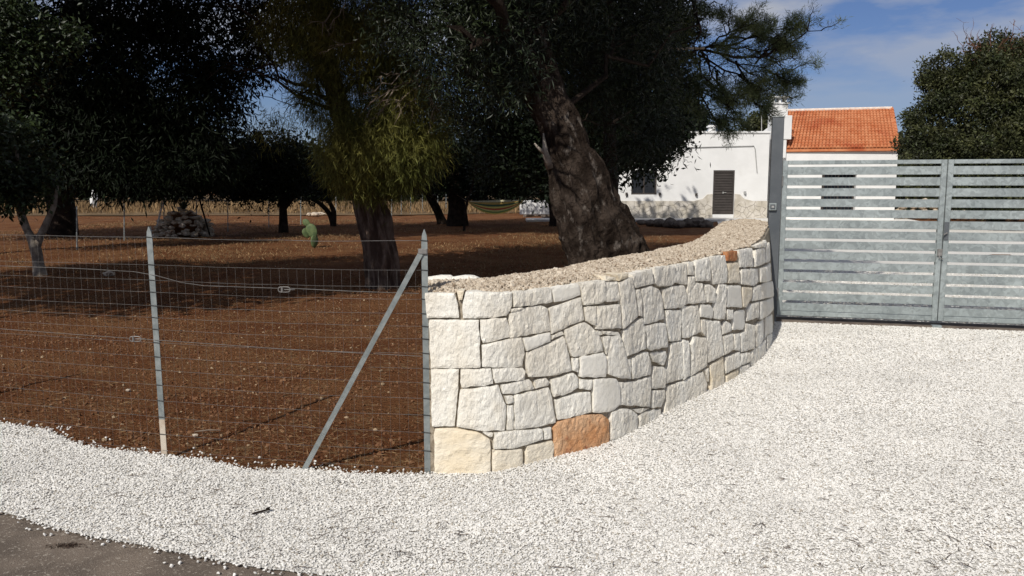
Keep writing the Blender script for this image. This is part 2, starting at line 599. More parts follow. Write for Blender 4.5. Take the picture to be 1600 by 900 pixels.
U1 = CU[-4]


def batter(u):
    return 0.09 * min(max((u - 2.5) / 3.0, 0), 1)


def wallpt(u, h, out=0.0):
    x, y = np.interp(u, CU, CX), np.interp(u, CU, CY)
    tx, ty = np.interp(u, CU, TX), np.interp(u, CU, TY)
    o = out - batter(u) * h
    return Vector((x + ty * o, y - tx * o, h))


BT = np.array([batter(u) for u in CU])


def wall_uh(px, py):
    r = ray(px, py)
    h = 0.5
    u = 0
    for _ in range(6):
        x = CX - TY * BT * h
        y = CY + TX * BT * h
        c = x * r.y - y * r.x
        sc = np.where(np.diff(np.sign(c)) != 0)[0]
        if len(sc):
            i = sc[0]
            t = c[i] / (c[i] - c[i + 1])
            u = CU[i] + (CU[i + 1] - CU[i]) * t
            yy = y[i] + (y[i + 1] - y[i]) * t
        else:
            i = int(np.argmin(np.abs(c)))
            u = CU[i]
            yy = y[i]
        h = CAM_Z + r.z * yy / r.y
    return u, h


top_px = [(662, 459), (720, 458), (800, 456), (860, 448), (905, 441), (945, 435), (985, 430), (1020, 419), (1060, 411), (1095, 404), (1140, 392), (1178, 382), (1196, 368)]
tp = [wall_uh(*p) for p in top_px]
tp = [(-0.25, tp[0][1])] + [t for t in tp if True]
HU = np.array([t[0] for t in tp] + [U1 + 0.3])
HH = np.array([t[1] for t in tp] + [1.17])
order = np.argsort(HU)
HU, HH = HU[order], HH[order]
print('wall length', U1, 'tops', [(round(a, 2), round(b, 2)) for a, b in zip(HU, HH)])
THK = 0.60

REG = {'A': (660, 440, 5.625), 'B': (660, 590, 5.625), 'C': (800, 430, 5.625), 'D': (800, 570, 5.625),
       'E': (940, 410, 6.4286), 'F': (940, 540, 6.4286), 'G': (1070, 360, 6.0), 'H': (1070, 480, 6.0)}
# outline of each stone on the wall face (survey sheet, outline, kind)
STONES = [
 ('A', [(20,98),(285,100),(305,160),(325,320),(35,325)], 'w'),
 ('A', [(298,78),(370,78),(352,165),(318,165)], 'c'),
 ('A', [(375,88),(785,85),(785,210),(740,300),(500,325),(352,325),(352,180)], 'w'),
 ('A', [(58,332),(498,332),(512,755),(70,765)], 'w'),
 ('A', [(503,332),(740,315),(770,400),(768,490),(530,545),(505,430)], 'w'),
 ('A', [(515,557),(760,500),(870,488),(895,600),(880,750),(520,750)], 'w'),
 ('A', [(768,240),(880,225),(890,240),(775,272)], 'w'),
 ('C', [(5,150),(340,105),(355,235),(240,255),(8,282)], 'w'),
 ('C', [(-25,340),(90,290),(250,262),(315,290),(340,490),(-20,555),(-28,420)], 'w'),
 ('C', [(345,110),(585,70),(605,175),(470,225),(370,240)], 's'),
 ('C', [(325,290),(470,235),(605,192),(635,395),(500,445),(345,520)], 'w'),
 ('C', [(585,65),(815,40),(820,220),(770,250),(625,265),(610,160)], 'w'),
 ('C', [(635,280),(740,268),(740,450),(650,405)], 'w'),
 ('C', [(745,270),(950,252),(955,468),(730,475)], 'w'),
 ('C', [(455,480),(635,410),(750,500),(790,600),(800,670),(530,720),(480,600)], 'w'),
 ('C', [(345,530),(440,490),(458,520),(345,568)], 'w'),
 ('C', [(92,552),(335,500),(335,580),(125,670)], 's'),
 ('C', [(125,680),(340,590),(450,530),(480,600),(525,840),(350,885),(140,895),(120,780)], 'w'),
 ('C', [(530,730),(585,725),(582,855),(530,840)], 'w'),
 ('C', [(590,717),(800,675),(832,740),(822,893),(592,895)], 's'),
 ('C', [(785,485),(930,497),(950,525),(870,530),(800,520)], 'w'),
 ('C', [(738,482),(782,490),(795,522),(770,532)], 'w'),
 ('C', [(780,540),(868,532),(830,700)], 'w'),
 ('B', [(72,-76),(325,-78),(318,60),(285,430),(82,432),(75,150)], 'w'),
 ('B', [(332,-75),(605,-85),(622,55),(345,92),(328,40)], 'w'),
 ('B', [(612,-80),(880,-90),(905,-60),(895,20),(640,52),(620,10)], 'w'),
 ('B', [(330,102),(670,62),(690,130),(740,240),(720,465),(510,468),(298,430)], 'w'),
 ('B', [(690,65),(890,20),(940,12),(985,98),(790,145),(705,145)], 'w'),
 ('B', [(725,160),(790,153),(805,215),(745,235)], 'w'),
 ('B', [(748,247),(795,237),(806,300),(801,460),(742,465)], 'w'),
 ('B', [(612,635),(880,625),(888,790),(885,900),(612,900)], 'c'),
 ('B', [(108,447),(300,442),(480,474),(595,540),(603,620),(597,900),(100,900)], 'c'),
 ('B', [(525,477),(622,482),(615,520),(592,525)], 'w'),
 ('D', [(22,265),(195,228),(320,195),(345,260),(386,510),(190,553),(22,570)], 'w'),
 ('D', [(200,140),(300,112),(332,150),(320,185),(205,212)], 'w'),
 ('D', [(342,130),(540,68),(580,110),(583,200),(520,243),(365,286),(350,220)], 'w'),
 ('D', [(590,125),(705,127),(708,190),(690,222),(592,213)], 'w'),
 ('D', [(375,312),(560,247),(690,237),(700,418),(530,458),(400,485)], 'w'),
 ('D', [(712,128),(820,117),(912,120),(945,180),(953,345),(870,408),(705,420)], 's'),
 ('D', [(368,545),(400,502),(610,437),(790,432),(850,480),(848,730),(600,800),(400,860),(375,860)], 'o'),
 ('D', [(275,558),(345,545),(350,650),(280,660)], 'w'),
 ('D', [(-162,592),(0,577),(262,560),(270,655),(150,695),(10,735),(-165,742)], 'w'),
 ('D', [(130,712),(355,664),(370,690),(368,860),(115,930)], 'c'),
 ('F', [(95,-95),(180,-118),(235,45),(262,200),(288,336),(200,332),(60,288),(60,130)], 'w'),
 ('F', [(300,132),(440,58),(465,62),(495,180),(490,288),(310,337),(295,200)], 'w'),
 ('F', [(258,138),(288,133),(292,325),(272,220)], 'w'),
 ('F', [(485,76),(640,52),(655,110),(628,198),(520,165)], 'w'),
 ('F', [(525,205),(630,217),(655,260),(635,428),(500,433),(505,300)], 'w'),
 ('F', [(170,372),(350,352),(488,308),(490,440),(478,612),(185,602),(195,480)], 'w'),
 ('F', [(500,452),(635,442),(640,500),(600,618),(500,628)], 'w'),
 ('F', [(705,-28),(865,-52),(888,60),(885,308),(800,340),(650,386),(645,300),(665,200),(690,60)], 'w'),
 ('F', [(655,412),(800,357),(820,440),(850,640),(740,700),(620,740),(645,550)], 'w'),
 ('F', [(90,672),(200,628),(290,640),(352,692),(350,870),(120,950),(85,950)], 'w'),
 ('F', [(370,702),(430,660),(590,634),(605,760),(420,870),(365,880)], 'w'),
 ('F', [(305,636),(470,632),(365,680)], 'w'),
 ('E', [(35,132),(138,145),(138,180),(35,187)], 'c'),
 ('E', [(150,120),(265,105),(265,150),(168,190)], 't'),
 ('E', [(30,197),(158,187),(188,383),(45,402)], 'w'),
 ('E', [(170,200),(298,142),(328,270),(358,545),(210,672),(195,480)], 'w'),
 ('E', [(302,120),(500,60),(518,215),(330,260),(305,190)], 'w'),
 ('E', [(524,50),(730,25),(736,200),(700,233),(580,246),(530,213)], 'w'),
 ('E', [(740,20),(853,5),(862,222),(740,208)], 'w'),
 ('E', [(337,277),(380,267),(403,400),(403,543),(367,540)], 'w'),
 ('E', [(390,265),(500,232),(570,267),(608,340),(626,568),(480,617),(422,622),(415,450)], 'w'),
 ('E', [(607,277),(740,230),(825,232),(853,330),(848,418),(780,458),(632,468)], 'w'),
 ('E', [(215,687),(340,592),(405,557),(430,650),(443,870),(250,948),(220,800)], 'w'),
 ('E', [(422,640),(590,602),(638,612),(663,780),(668,848),(480,888),(450,860),(440,720)], 'w'),
 ('E', [(637,482),(790,474),(803,560),(798,788),(680,793),(657,680)], 'w'),
 ('H', [(-28,-8),(125,-20),(135,30),(155,233),(90,260),(30,292),(-25,288),(-30,150)], 'w'),
 ('G', [(20,302),(75,290),(85,420),(25,420)], 'w'),
 ('G', [(30,432),(88,432),(95,500),(20,600)], 'w'),
 ('G', [(95,292),(228,252),(241,473),(97,478),(90,400)], 'w'),
 ('G', [(237,250),(370,230),(395,400),(385,493),(262,508),(247,400)], 'w'),
 ('G', [(395,200),(490,190),(495,270),(470,290),(392,286)], 'r'),
 ('G', [(405,302),(495,302),(510,488),(402,496)], 't'),
 ('G', [(502,185),(630,165),(643,343),(512,348)], 'w'),
 ('G', [(645,150),(760,88),(772,146),(655,168)], 'w'),
 ('G', [(655,182),(748,155),(753,308),(650,343)], 'w'),
 ('G', [(755,152),(795,110),(803,288),(760,305)], 'w'),
 ('G', [(525,360),(685,357),(690,488),(640,520),(520,503)], 'w'),
 ('G', [(690,355),(803,302),(813,468),(697,488)], 'w'),
 ('G', [(20,602),(100,490),(165,497),(190,678),(20,693)], 'w'),
 ('G', [(180,502),(240,510),(285,550),(280,678),(200,678)], 'w'),
 ('G', [(312,502),(386,507),(384,700),(368,838),(267,828),(270,720),(302,580)], 'w'),
 ('G', [(397,512),(518,517),(526,723),(390,720)], 's'),
 ('G', [(532,527),(628,537),(626,620),(570,723),(537,718)], 't'),
 ('G', [(642,534),(738,490),(743,638),(627,666)], 'w'),
 ('G', [(750,487),(813,477),(823,618),(752,638)], 'w'),
 ('G', [(145,692),(235,697),(266,740),(253,823),(142,813)], 's'),
 ('G', [(582,745),(620,687),(688,667),(688,810),(577,853)], 'w'),
 ('G', [(697,667),(823,622),(828,740),(760,808),(697,838)], 'w'),
 ('G', [(392,740),(450,742),(440,830),(397,838)], 'w'),
 ('H', [(450,60),(480,32),(558,22),(563,170),(543,213),(447,213)], 's'),
 ('H', [(150,112),(188,112),(188,273),(157,240)], 'w'),
 ('H', [(195,117),(328,132),(343,260),(363,448),(212,523),(207,350)], 'w'),
 ('H', [(347,172),(390,127),(433,160),(438,223),(352,260)], 'w'),
 ('H', [(357,272),(450,242),(453,400),(372,448),(362,350)], 'w'),
 ('H', [(462,252),(513,242),(516,408),(462,403)], 'w'),
 ('H', [(567,152),(655,167),(653,383),(527,423),(522,247),(562,227)], 'w'),
 ('H', [(662,167),(738,102),(738,300),(713,348),(662,378)], 'w'),
 ('H', [(747,102),(818,62),(823,238),(765,258),(747,300)], 'w'),
 ('H', [(380,472),(513,417),(516,553),(382,623)], 'w'),
 ('H', [(525,432),(603,422),(603,513),(524,548)], 'w'),
 ('H', [(613,422),(733,322),(753,302),(753,520),(620,650)], 'w'),
 ('H', [(237,542),(363,464),(373,740),(247,830)], 'c'),
 ('H', [(182,592),(222,567),(220,700)], 'w'),
 ('H', [(387,642),(503,577),(505,730),(387,770)], 'c'),
 ('H', [(514,562),(608,527),(612,650),(517,720)], 'w'),
 ('H', [(47,352),(75,272),(190,282),(203,350),(203,548),(52,653),(60,440)], 'w'),
 ('H', [(-25,302),(31,310),(48,440),(40,648),(-20,683)], 'w'),
 ('H', [(-22,692),(40,662),(172,602),(213,720),(205,800),(60,930),(0,970),(-20,880)], 'w'),
 ('H', [(765,262),(823,247),(810,360),(768,480)], 'w'),
]

wall_loc = wallpt(0.4, 0, -0.3)
wall = thing('curved_stone_wall', wall_loc, 'low curved garden wall of white rough limestone blocks with two orange stones and a rubble top', 'wall')


def pip(x, y, P):
    c = False
    j = len(P) - 1
    for i in range(len(P)):
        if ((P[i][1] > y) != (P[j][1] > y)) and x < (P[j][0] - P[i][0]) * (y - P[i][1]) / (P[j][1] - P[i][1]) + P[i][0]:
            c = not c
        j = i
    return c


def edist(x, y, P):
    m = 9
    for i in range(len(P)):
        ax, ay = P[i - 1]
        bx, by = P[i]
        dx, dy = bx - ax, by - ay
        t = max(0, min(1, ((x - ax) * dx + (y - ay) * dy) / (dx * dx + dy * dy + 1e-12)))
        m = min(m, math.hypot(x - ax - dx * t, y - ay - dy * t))
    return m


def make_stone(poly, kind, seed):
    rnd = random.Random(seed)
    # anticlockwise
    ar = sum(poly[i - 1][0] * poly[i][1] - poly[i][0] * poly[i - 1][1] for i in range(len(poly)))
    if ar < 0: poly = poly[::-1]
    ar = abs(ar) / 2
    # inset for the open joint
    cx = sum(p[0] for p in poly) / len(poly)
    cy = sum(p[1] for p in poly) / len(poly)
    P = []
    n = len(poly)
    jt = 0.0010
    for i in range(n):
        a, b, c = poly[i - 1], poly[i], poly[(i + 1) % n]
        e1 = Vector((b[0] - a[0], b[1] - a[1])).normalized()
        e2 = Vector((c[0] - b[0], c[1] - b[1])).normalized()
        n1 = Vector((-e1.y, e1.x))
        n2 = Vector((-e2.y, e2.x))
        k = n1 + n2
        if k.length < 0.3: k = n1 * 1.0
        k = k / max(k.length_squared / 2, 0.5)
        P.append((b[0] + k.x * jt, b[1] + k.y * jt))
    # finer uneven outline with slightly rounded corners
    Q = []
    step = 0.022
    for i in range(n):
        a, b = Vector(P[i - 1]), Vector(P[i])
        L = (b - a).length
        m = max(1, int(L / step))
        nn = Vector((-(b - a).y, (b - a).x)).normalized()
        for k in range(m):
            t = k / m
            p = a + (b - a) * t
            if k == 0:
                p = p + (Vector((cx, cy)) - p).normalized() * 0.0018
            else:
                p = p + nn * (noise.noise(Vector((p.x * 16, p.y * 16, 3.1))) * 0.0075 + rnd.uniform(-0.0012, 0.0012))
            Q.append((p.x, p.y))
    x0, x1 = min(q[0] for q in Q), max(q[0] for q in Q)
    y0, y1 = min(q[1] for q in Q), max(q[1] for q in Q)
    pts = [Vector(q) for q in Q]
    st = 0.019 if ar < 0.05 else 0.022
    y = y0 + st / 2
    row = 0
    inner = []
    while y < y1:
        x = x0 + (st / 2 if row % 2 else st)
        while x < x1:
            qx, qy = x + rnd.uniform(-1, 1) * st * 0.3, y + rnd.uniform(-1, 1) * st * 0.3
            if pip(qx, qy, Q) and edist(qx, qy, Q) > 0.007:
                pts.append(Vector((qx, qy)))
                inner.append(1)
            x += st
        y += st * 0.87
        row += 1
    m = len(Q)
    v, e, f, ov, oe, of = delaunay_2d_cdt(pts, [(i, (i + 1) % m) for i in range(m)], [], 1, 1e-7)
    proud = rnd.uniform(0.0, 0.007)
    tx, ty = rnd.uniform(-0.018, 0.018), rnd.uniform(-0.018, 0.018)
    sd = rnd.uniform(0, 50)
    am = {'w': 0.0072, 's': 0.0014, 'c': 0.004, 'o': 0.010, 't': 0.006, 'r': 0.008}[kind]
    V = []
    nb = len(v)
    for q in v:
        d = edist(q.x, q.y, Q)
        edge = min(d / 0.006, 1)
        bev = 0.0035 * (1 - (1 - edge) ** 2)
        qx, qy = q.x * 1.0, q.y * 0.75
        nn = noise.noise(Vector((qx * 9, qy * 9, sd))) * 0.5 + abs(noise.noise(Vector((qx * 26, qy * 15, sd + 9)))) * 1.2 + noise.noise(Vector((qx * 60, qy * 40, sd))) * 0.6
        if kind == 'c' and ar > 0.05:
            nn += 1.1 * (((qx * 0.75 - qy * 1.1) * 9 + noise.noise(Vector((qx * 5, qy * 5, sd)))) % 1.0 - 0.5)
        out = proud + bev + tx * (q.x - cx) + ty * (q.y - cy) + am * nn * (0.25 + 0.75 * edge)
        V.append(wallpt(q.x, q.y, out))
    Fc = [tuple(t) for t in f]
    # sides going back into the wall
    bi = {}
    for k in range(nb):
        for o_ in ov[k]:
            if o_ < m: bi[o_] = k
    back = []
    for i in range(m):
        q = v[bi[i]] if i in bi else Vector(Q[i])
        back.append(len(V))
        V.append(wallpt(q.x + (cx - q.x) * 0.05, q.y + (cy - q.y) * 0.05, -0.11))
    for i in range(m):
        j = (i + 1) % m
        if i in bi and j in bi:
            Fc.append((bi[i], back[i], back[j], bi[j]))
    return V, Fc


MATK = {'w': 'limestone', 's': 'smooth_stone', 'c': 'cream_stone', 'o': 'orange_stone', 't': 'cream_stone', 'r': 'rust_stone'}
for si, (rg, pl, kd) in enumerate(STONES):
    ox, oy, s = REG[rg]
    poly = [wall_uh(ox + x / s, oy + y / s) for x, y in pl]
    try:
        V, Fc = make_stone(poly, kd, si)
    except Exception as ex:
        print('stone failed', si, ex)
        continue
    me = bpy.data.meshes.new('stone')
    me.from_pydata([tuple(p - wall_loc) for p in V], [], Fc)
    me.update()
    o = link('stone', me, None, M[MATK[kd]])
    o.parent = wall
    if kd == 'o': o['label'] = 'large orange stone at the foot of the wall'
    if kd == 'r': o['label'] = 'small rust coloured stone at the top edge'


def hu(u):
    return float(np.interp(u, HU, HH))


# core of the wall behind the stones with back and ends, and its top
us = np.linspace(-0.03, U1, 90)
V = []
Fc = []
nh = 6
prof = []
for u in us:
    h = hu(u) - 0.012
    ring = []
    for k in range(nh):
        z = -0.05 + (h - 0.03 + 0.05) * k / (nh - 1)
        ring.append(wallpt(u, z, -0.020))
    for k in range(1, 9):
        t = k / 8
        o_ = -0.045 - (THK - 0.045) * t
        zz_ = h + (0.035 * math.sin(math.pi * t) + 0.012 * noise.noise(Vector((u * 6, t * 4, 0)))) + (0.0 if 0 < t < 1 else -0.02)
        ring.append(wallpt(u, zz_, o_))
    # keep the back vertical and slightly uneven
    q = wallpt(u, 0, -THK)
    for k in range(4):
        z = h - 0.03 - (h + 0.02) * (k + 1) / 4
        o2 = noise.noise(Vector((u * 4, z * 4, 5))) * 0.02
        p = wallpt(u, z, -THK + o2)
        ring.append(p)
    prof.append(ring)
nr = len(prof[0])
for r_ in prof: V += r_
for i in range(len(prof) - 1):
    for k in range(nr - 1):
        a = i * nr + k
        Fc.append((a, a + nr, a + nr + 1, a + 1))
Fc.append(tuple(range(nr)))
Fc.append(tuple(range((len(prof) - 1) * nr, len(prof) * nr))[::-1])
me = bpy.data.meshes.new('wall_core')
me.from_pydata([tuple(p - wall_loc) for p in V], [], Fc)
bm = bmesh.new()
bm.from_mesh(me)
bmesh.ops.recalc_face_normals(bm, faces=bm.faces)
bm.to_mesh(me)
bm.free()
core = link('wall_core', me, None, M['core'])
core.parent = wall
# end face stones at the fence end and back course (seen from the side)
for k, (z0, z1) in enumerate([(0, 0.3), (0.305, 0.6), (0.605, 0.82), (0.825, 0.985)]):
    for j in range(2):
        a, b_ = -0.115 - j * 0.24, -0.115 - (j + 1) * 0.24 + 0.006
        mb = MB()
        c = (wallpt(0.04, (z0 + z1) / 2, a) + wallpt(0.04, (z0 + z1) / 2, b_)) / 2 - wall_loc
        dirn = (wallpt(0, 0, 0) - wallpt(0, 0, -1)).normalized()
        rot = Vector((0, -1, 0)).rotation_difference(dirn).to_matrix()
        mb.box(c, (0.09, abs(a - b_), z1 - z0), rot)
        so = mb.build('stone', M['limestone'], None, bevel=0.008)
        so.parent = wall
# rubble chips on top
n = 32000
cu = RNG.uniform(-0.03, U1, n)
ct = RNG.uniform(0.0, 1.0, n)
P = []
for u, t in zip(cu, ct):
    o_ = -0.035 - (THK - 0.05) * t
    z = hu(u) - 0.008 + 0.034 * math.sin(math.pi * min(1, t + 0.02)) + 0.012 * noise.noise(Vector((u * 6, t * 4, 0)))
    P.append(tuple(wallpt(u, z, o_) - wall_loc))
s_ = RNG.uniform(0.004, 0.0095, (n, 1)) * RNG.uniform(0.6, 1.3, (n, 3))
big = RNG.random(n) < 0.02
s_[big] *= 1.9
chips = scatter('rubble_chips', P, s_, RNG.uniform(0, 6.28, (n, 3)), M['chip'])
chips.parent = wall
# larger back-edge stones lying on the top
for k, u in enumerate([0.02, 0.30]):
    mb = MB()
    c = wallpt(u, hu(u) + 0.012, -THK + 0.05) - wall_loc
    bmm = bmesh.new()
    bmesh.ops.create_icosphere(bmm, subdivisions=2, radius=1)
    rr = random.Random(k)
    for v_ in bmm.verts:
        q = v_.co.copy()
        f_ = 1 + 0.25 * noise.noise(q * 1.7 + Vector((k * 3, 0, 0)))
        v_.co = Vector((q.x * 0.10 * f_, q.y * 0.05 * f_, q.z * 0.03 * f_))
    me = bpy.data.meshes.new('stone')
    bmesh.ops.translate(bmm, verts=bmm.verts, vec=c)
    bmm.to_mesh(me)
    bmm.free()
    so = link('stone', me, None, M['limestone'])
    so.parent = wall

# ------------------------------------------------------------------ gravel
gate_L, gate_R = G(1214, 503), G(1600, 518)
gd = (gate_R - gate_L).normalized()
gn = Vector((gd.y, -gd.x, 0))   # towards the road
face = [wallpt(u, 0, -0.06) for u in np.linspace(0, U1, 40)]
far_poly = [Vector((3.25, 10.4, 0)), G(1120, 345), G(1120, 341), G(1400, 339), G(1440, 346), G(1520, 352), G(1640, 360), G(1900, 372), Vector((14, 6, 0)), Vector((14, -1.5, 0))]
grav_poly = list(edge_earth) + face + far_poly + edge_road[::-1]
sheet('gravel_drive', grav_poly, 0.003, M['gravel_bed'])


def gravel_pts():
    out = []
    S = []
    for (y0, y1, x0, x1, dens, r0, r1) in [(2.6, 5.0, -3.6, 4.0, 11500, 0.0038, 0.0070), (5.0, 7.2, -5.2, 6.0, 7000, 0.0045, 0.0080),
                                           (7.2, 10.4, 1.8, 8.0, 3600, 0.0058, 0.0105), (10.4, 16, 2.6, 12, 300, 0.009, 0.016)]:
        n = int((y1 - y0) * (x1 - x0) * dens)
        X = RNG.uniform(x0, x1, n)
        Y = RNG.uniform(y0, y1, n)
        jx = X + RNG.normal(0, 0.022, n)
        jy = Y + RNG.normal(0, 0.022, n)
        ok = in_poly(jx, jy, [(p.x, p.y) for p in grav_poly])
        vis = (np.abs(X) < Y * 0.70 + 0.35) & (Y > 2.7)
        ok &= vis
        X, Y = X[ok], Y[ok]
        m = len(X)
        Z = 0.0060 + 0.0035 * RNG.random(m) + 0.0028 * fbm2(X, Y, 5.0, 9)
        out.append(np.stack([X, Y, Z], 1))
        r = RNG.uniform(r0, r1, (m, 1))
        S.append(r * np.stack([RNG.uniform(0.8, 1.35, m), RNG.uniform(0.65, 1.05, m), RNG.uniform(0.40, 0.68, m)], 1))
    return np.concatenate(out), np.concatenate(S)


P, S = gravel_pts()
# strays on the road and on the earth
ns = 90
er = [edge_road[int(i)] for i in RNG.integers(0, len(edge_road) - 1, ns)]
X = np.array([p.x for p in er]) + RNG.normal(0, 0.15, ns)
Y = np.array([p.y for p in er]) - np.abs(RNG.normal(0, 0.07, ns)) + 0.05
P = np.concatenate([P, np.stack([X, Y, np.full(ns, 0.003)], 1)])
S = np.concatenate([S, RNG.uniform(0.004, 0.009, (ns, 3))])
ns = 380
er = [edge_earth[int(i)] for i in RNG.integers(0, len(edge_earth) - 1, ns)]
X = np.array([p.x for p in er]) + RNG.normal(0, 0.12, ns)
Y = np.array([p.y for p in er]) + np.abs(RNG.normal(0, 0.06, ns)) ** 1.0
P = np.concatenate([P, np.stack([X, Y, np.full(ns, -0.008)], 1)])
S = np.concatenate([S, RNG.uniform(0.004, 0.009, (ns, 3))])
print('pebbles', len(P))
gr = scatter('white_gravel', P, S, np.stack([RNG.uniform(-0.5, 0.5, len(P)), RNG.uniform(-0.5, 0.5, len(P)), RNG.uniform(0, 6.28, len(P))], 1), M['pebble'])
tag(gr, 'crushed white marble gravel spread over the drive and the verge', 'gravel')

# clods and small stones in the red earth
n = 120000
X = RNG.uniform(-9, 2.6, n)
Y = 4.2 + 12 * RNG.random(n) ** 1.8
notg = ~in_poly(X, Y, [(p.x, p.y) for p in grav_poly]) & (np.abs(X) < Y * 0.7 + 0.4)
wall_poly = [(p.x, p.y) for p in [wallpt(u, 0, 0) for u in np.linspace(-0.1, U1, 30)]] + [(p.x, p.y) for p in [wallpt(u, 0, -THK) for u in np.linspace(U1, -0.1, 30)]]
right_of = in_poly(X, Y, [(-0.44, 4.4)] + [(p.x, p.y) for p in [wallpt(u, 0, -0.3) for u in np.linspace(0, U1, 30)]] + [(14, 12), (14, 3)])
notg &= ~right_of
X, Y = X[notg], Y[notg]
keep = RNG.random(len(X)) < 0.45 + 0.4 * fbm2(X, Y, 2.0, 21)
X, Y = X[keep], Y[keep]
Z = -0.02 + 0.016 * fbm2(X, Y, 3.0, 3)
r = 0.003 + 0.012 * RNG.random((len(X), 1)) ** 3
cl = scatter('earth_clods', np.stack([X, Y, Z], 1), r * RNG.uniform(0.7, 1.3, (len(X), 3)), RNG.uniform(0, 6.28, (len(X), 3)), M['clod'])
tag(cl, 'small brown clods and pebbles in the red garden earth', 'earth clods')


# ------------------------------------------------------------------ leaves
def set_tint(me, t):
    a = me.attributes.new('tint', 'FLOAT', 'FACE')
    a.data.foreach_set('value', np.asarray(t, np.float32))


def unit(v):
    return v / (np.linalg.norm(v, axis=1, keepdims=True) + 1e-9)


def rhombs(C, Dr, L, W, tint, rng):
    """one four cornered leaf per point: C base, Dr direction"""
    n = len(C)
    rnd = unit(rng.normal(size=(n, 3)))
    side = unit(np.cross(Dr, rnd))
    L = np.asarray(L).reshape(-1, 1)
    W = np.asarray(W).reshape(-1, 1)
    up = np.cross(side, Dr)
    V = np.stack([C, C + Dr * L * 0.45 + side * W / 2 + up * L * 0.06, C + Dr * L, C + Dr * L * 0.45 - side * W / 2 + up * L * 0.06], 1).reshape(-1, 3)
    Fc = np.arange(4 * n).reshape(-1, 4)
    return V, Fc, np.clip(tint, 0, 1)


def in_blob(n, rng, shell=0.55):
    d = unit(rng.normal(size=(n, 3)))
    r = rng.random((n, 1)) ** (1 / 3)
    r = shell * (0.72 + 0.28 * r) + (1 - shell) * r
    return d * r


class Crown:
    def __init__(s, seed):
        s.rng = np.random.default_rng(seed)
        s.V, s.F, s.T = [], [], []
        s.n = 0

    def _add(s, V, Fc, T):
        s.V.append(V)
        s.F.append(Fc + s.n)
        s.T.append(T)
        s.n += len(V)

    def blob(s, c, r, clumps, per, L, W, spread=0.28, droop=0.0, shell=0.5, out=0.6, tvar=0.25):
        """ellipsoid of leaf clumps"""
        rng = s.rng
        r = np.array(r if hasattr(r, '__len__') else (r, r, r))
        k = in_blob(clumps, rng, shell)
        # uneven outline
        bump = 1 + 0.22 * np.sin(k[:, :1] * 5.1 + k[:, 1:2] * 3.7 + rng.uniform(0, 6)) * np.cos(k[:, 2:] * 4.3)
        cc = np.array(c) + k * bump * r
        ct = rng.normal(0.5, tvar, clumps)
        idx = np.repeat(np.arange(clumps), per)
        n = len(idx)
        off = rng.normal(size=(n, 3)) * spread * np.array([1, 1, 0.75])
        pos = cc[idx] + off
        d = unit(rng.normal(size=(n, 3)) * 0.8 + out * unit(off) + np.array([0, 0, -droop]))
        t = ct[idx] + rng.normal(0, 0.15, n)
        LL = L * rng.uniform(0.6, 1.25, n)
        s._add(*rhombs(pos, d, LL, W * rng.uniform(0.7, 1.2, n), t, rng))

    def build(s, name, mat, parent=None):
        me = np_mesh(name, np.concatenate(s.V), np.concatenate(s.F))
        set_tint(me, np.concatenate(s.T))
        o = link(name, me, None, mat)
        if parent is not None:
            o.parent = parent
            o.matrix_parent_inverse = Matrix.Translation(-parent.location)
        return o


def trunk_mesh(name, pts, rad, mat, parent, n=28, sub=10, rough=0.10, fs=3.0, ridge=0.0, seed=0, flare=None, knots=0.0):
    """tapered, uneven trunk along pts"""
    P = catmull([Vector(p) for p in pts], sub)
    R = []
    m = len(pts) - 1
    for i in range(len(P)):
        t = i / sub
        k = min(int(t), m - 1)
        R.append(rad[k] + (rad[k + 1] - rad[k]) * (t - k))
    V = []
    Fc = []
    sx = Vector((1, 0, 0))
    arc = 0.0
    for i, p in enumerate(P):
        if i: arc += (p - P[i - 1]).length
        t = (P[min(i + 1, len(P) - 1)] - P[max(i - 1, 0)]).normalized()
        sx = (sx - t * sx.dot(t)).normalized()
        sy = t.cross(sx)
        for k in range(n):
            an = 2 * math.pi * k / n
            d = sx * math.cos(an) + sy * math.sin(an)
            q = Vector((math.cos(an) * R[i] * fs * 2, math.sin(an) * R[i] * fs * 2, arc * fs * 0.5 + seed))
            f_ = 1 + rough * (noise.noise(q) * 1.2 + 0.5 * noise.noise(q * 2.7))
            if ridge:
                f_ += ridge * abs(noise.noise(Vector((math.cos(an) * 9 * 0.6, math.sin(an) * 9 * 0.6, arc * 1.4 + seed)))) - ridge * 0.3
            if knots:
                w_ = p + d * R[i]
                kn = max(0.25, 1.0 - arc / 2.6)
                f_ += knots * kn * (0.7 - 2.2 * abs(noise.noise(Vector((w_.x * 4.2, w_.y * 4.2, w_.z * 3.0 + seed)))))
                f_ += knots * kn * 0.45 * (1.0 - 2.5 * abs(noise.noise(Vector((w_.x * 11, w_.y * 11, w_.z * 8 + seed)))))
            if flare:
                f_ += flare * math.exp(-arc / 0.35) * (0.5 + 0.5 * math.cos(an * 5 + seed))
            V.append(p + d * R[i] * f_)
    for i in range(len(P) - 1):
        for k in range(n):
            Fc.append((i * n + k, i * n + (k + 1) % n, (i + 1) * n + (k + 1) % n, (i + 1) * n + k))
    Fc.append(tuple(range((len(P) - 1) * n, len(P) * n)))
    me = bpy.data.meshes.new(name)
    me.from_pydata([tuple(p) for p in V], [], Fc)
    for pl in me.polygons: pl.use_smooth = True
    me.update()
    o = link(name, me, None, mat)
    if parent:
        o.parent = parent
        o.matrix_parent_inverse = Matrix.Translation(-parent.location)
    return o


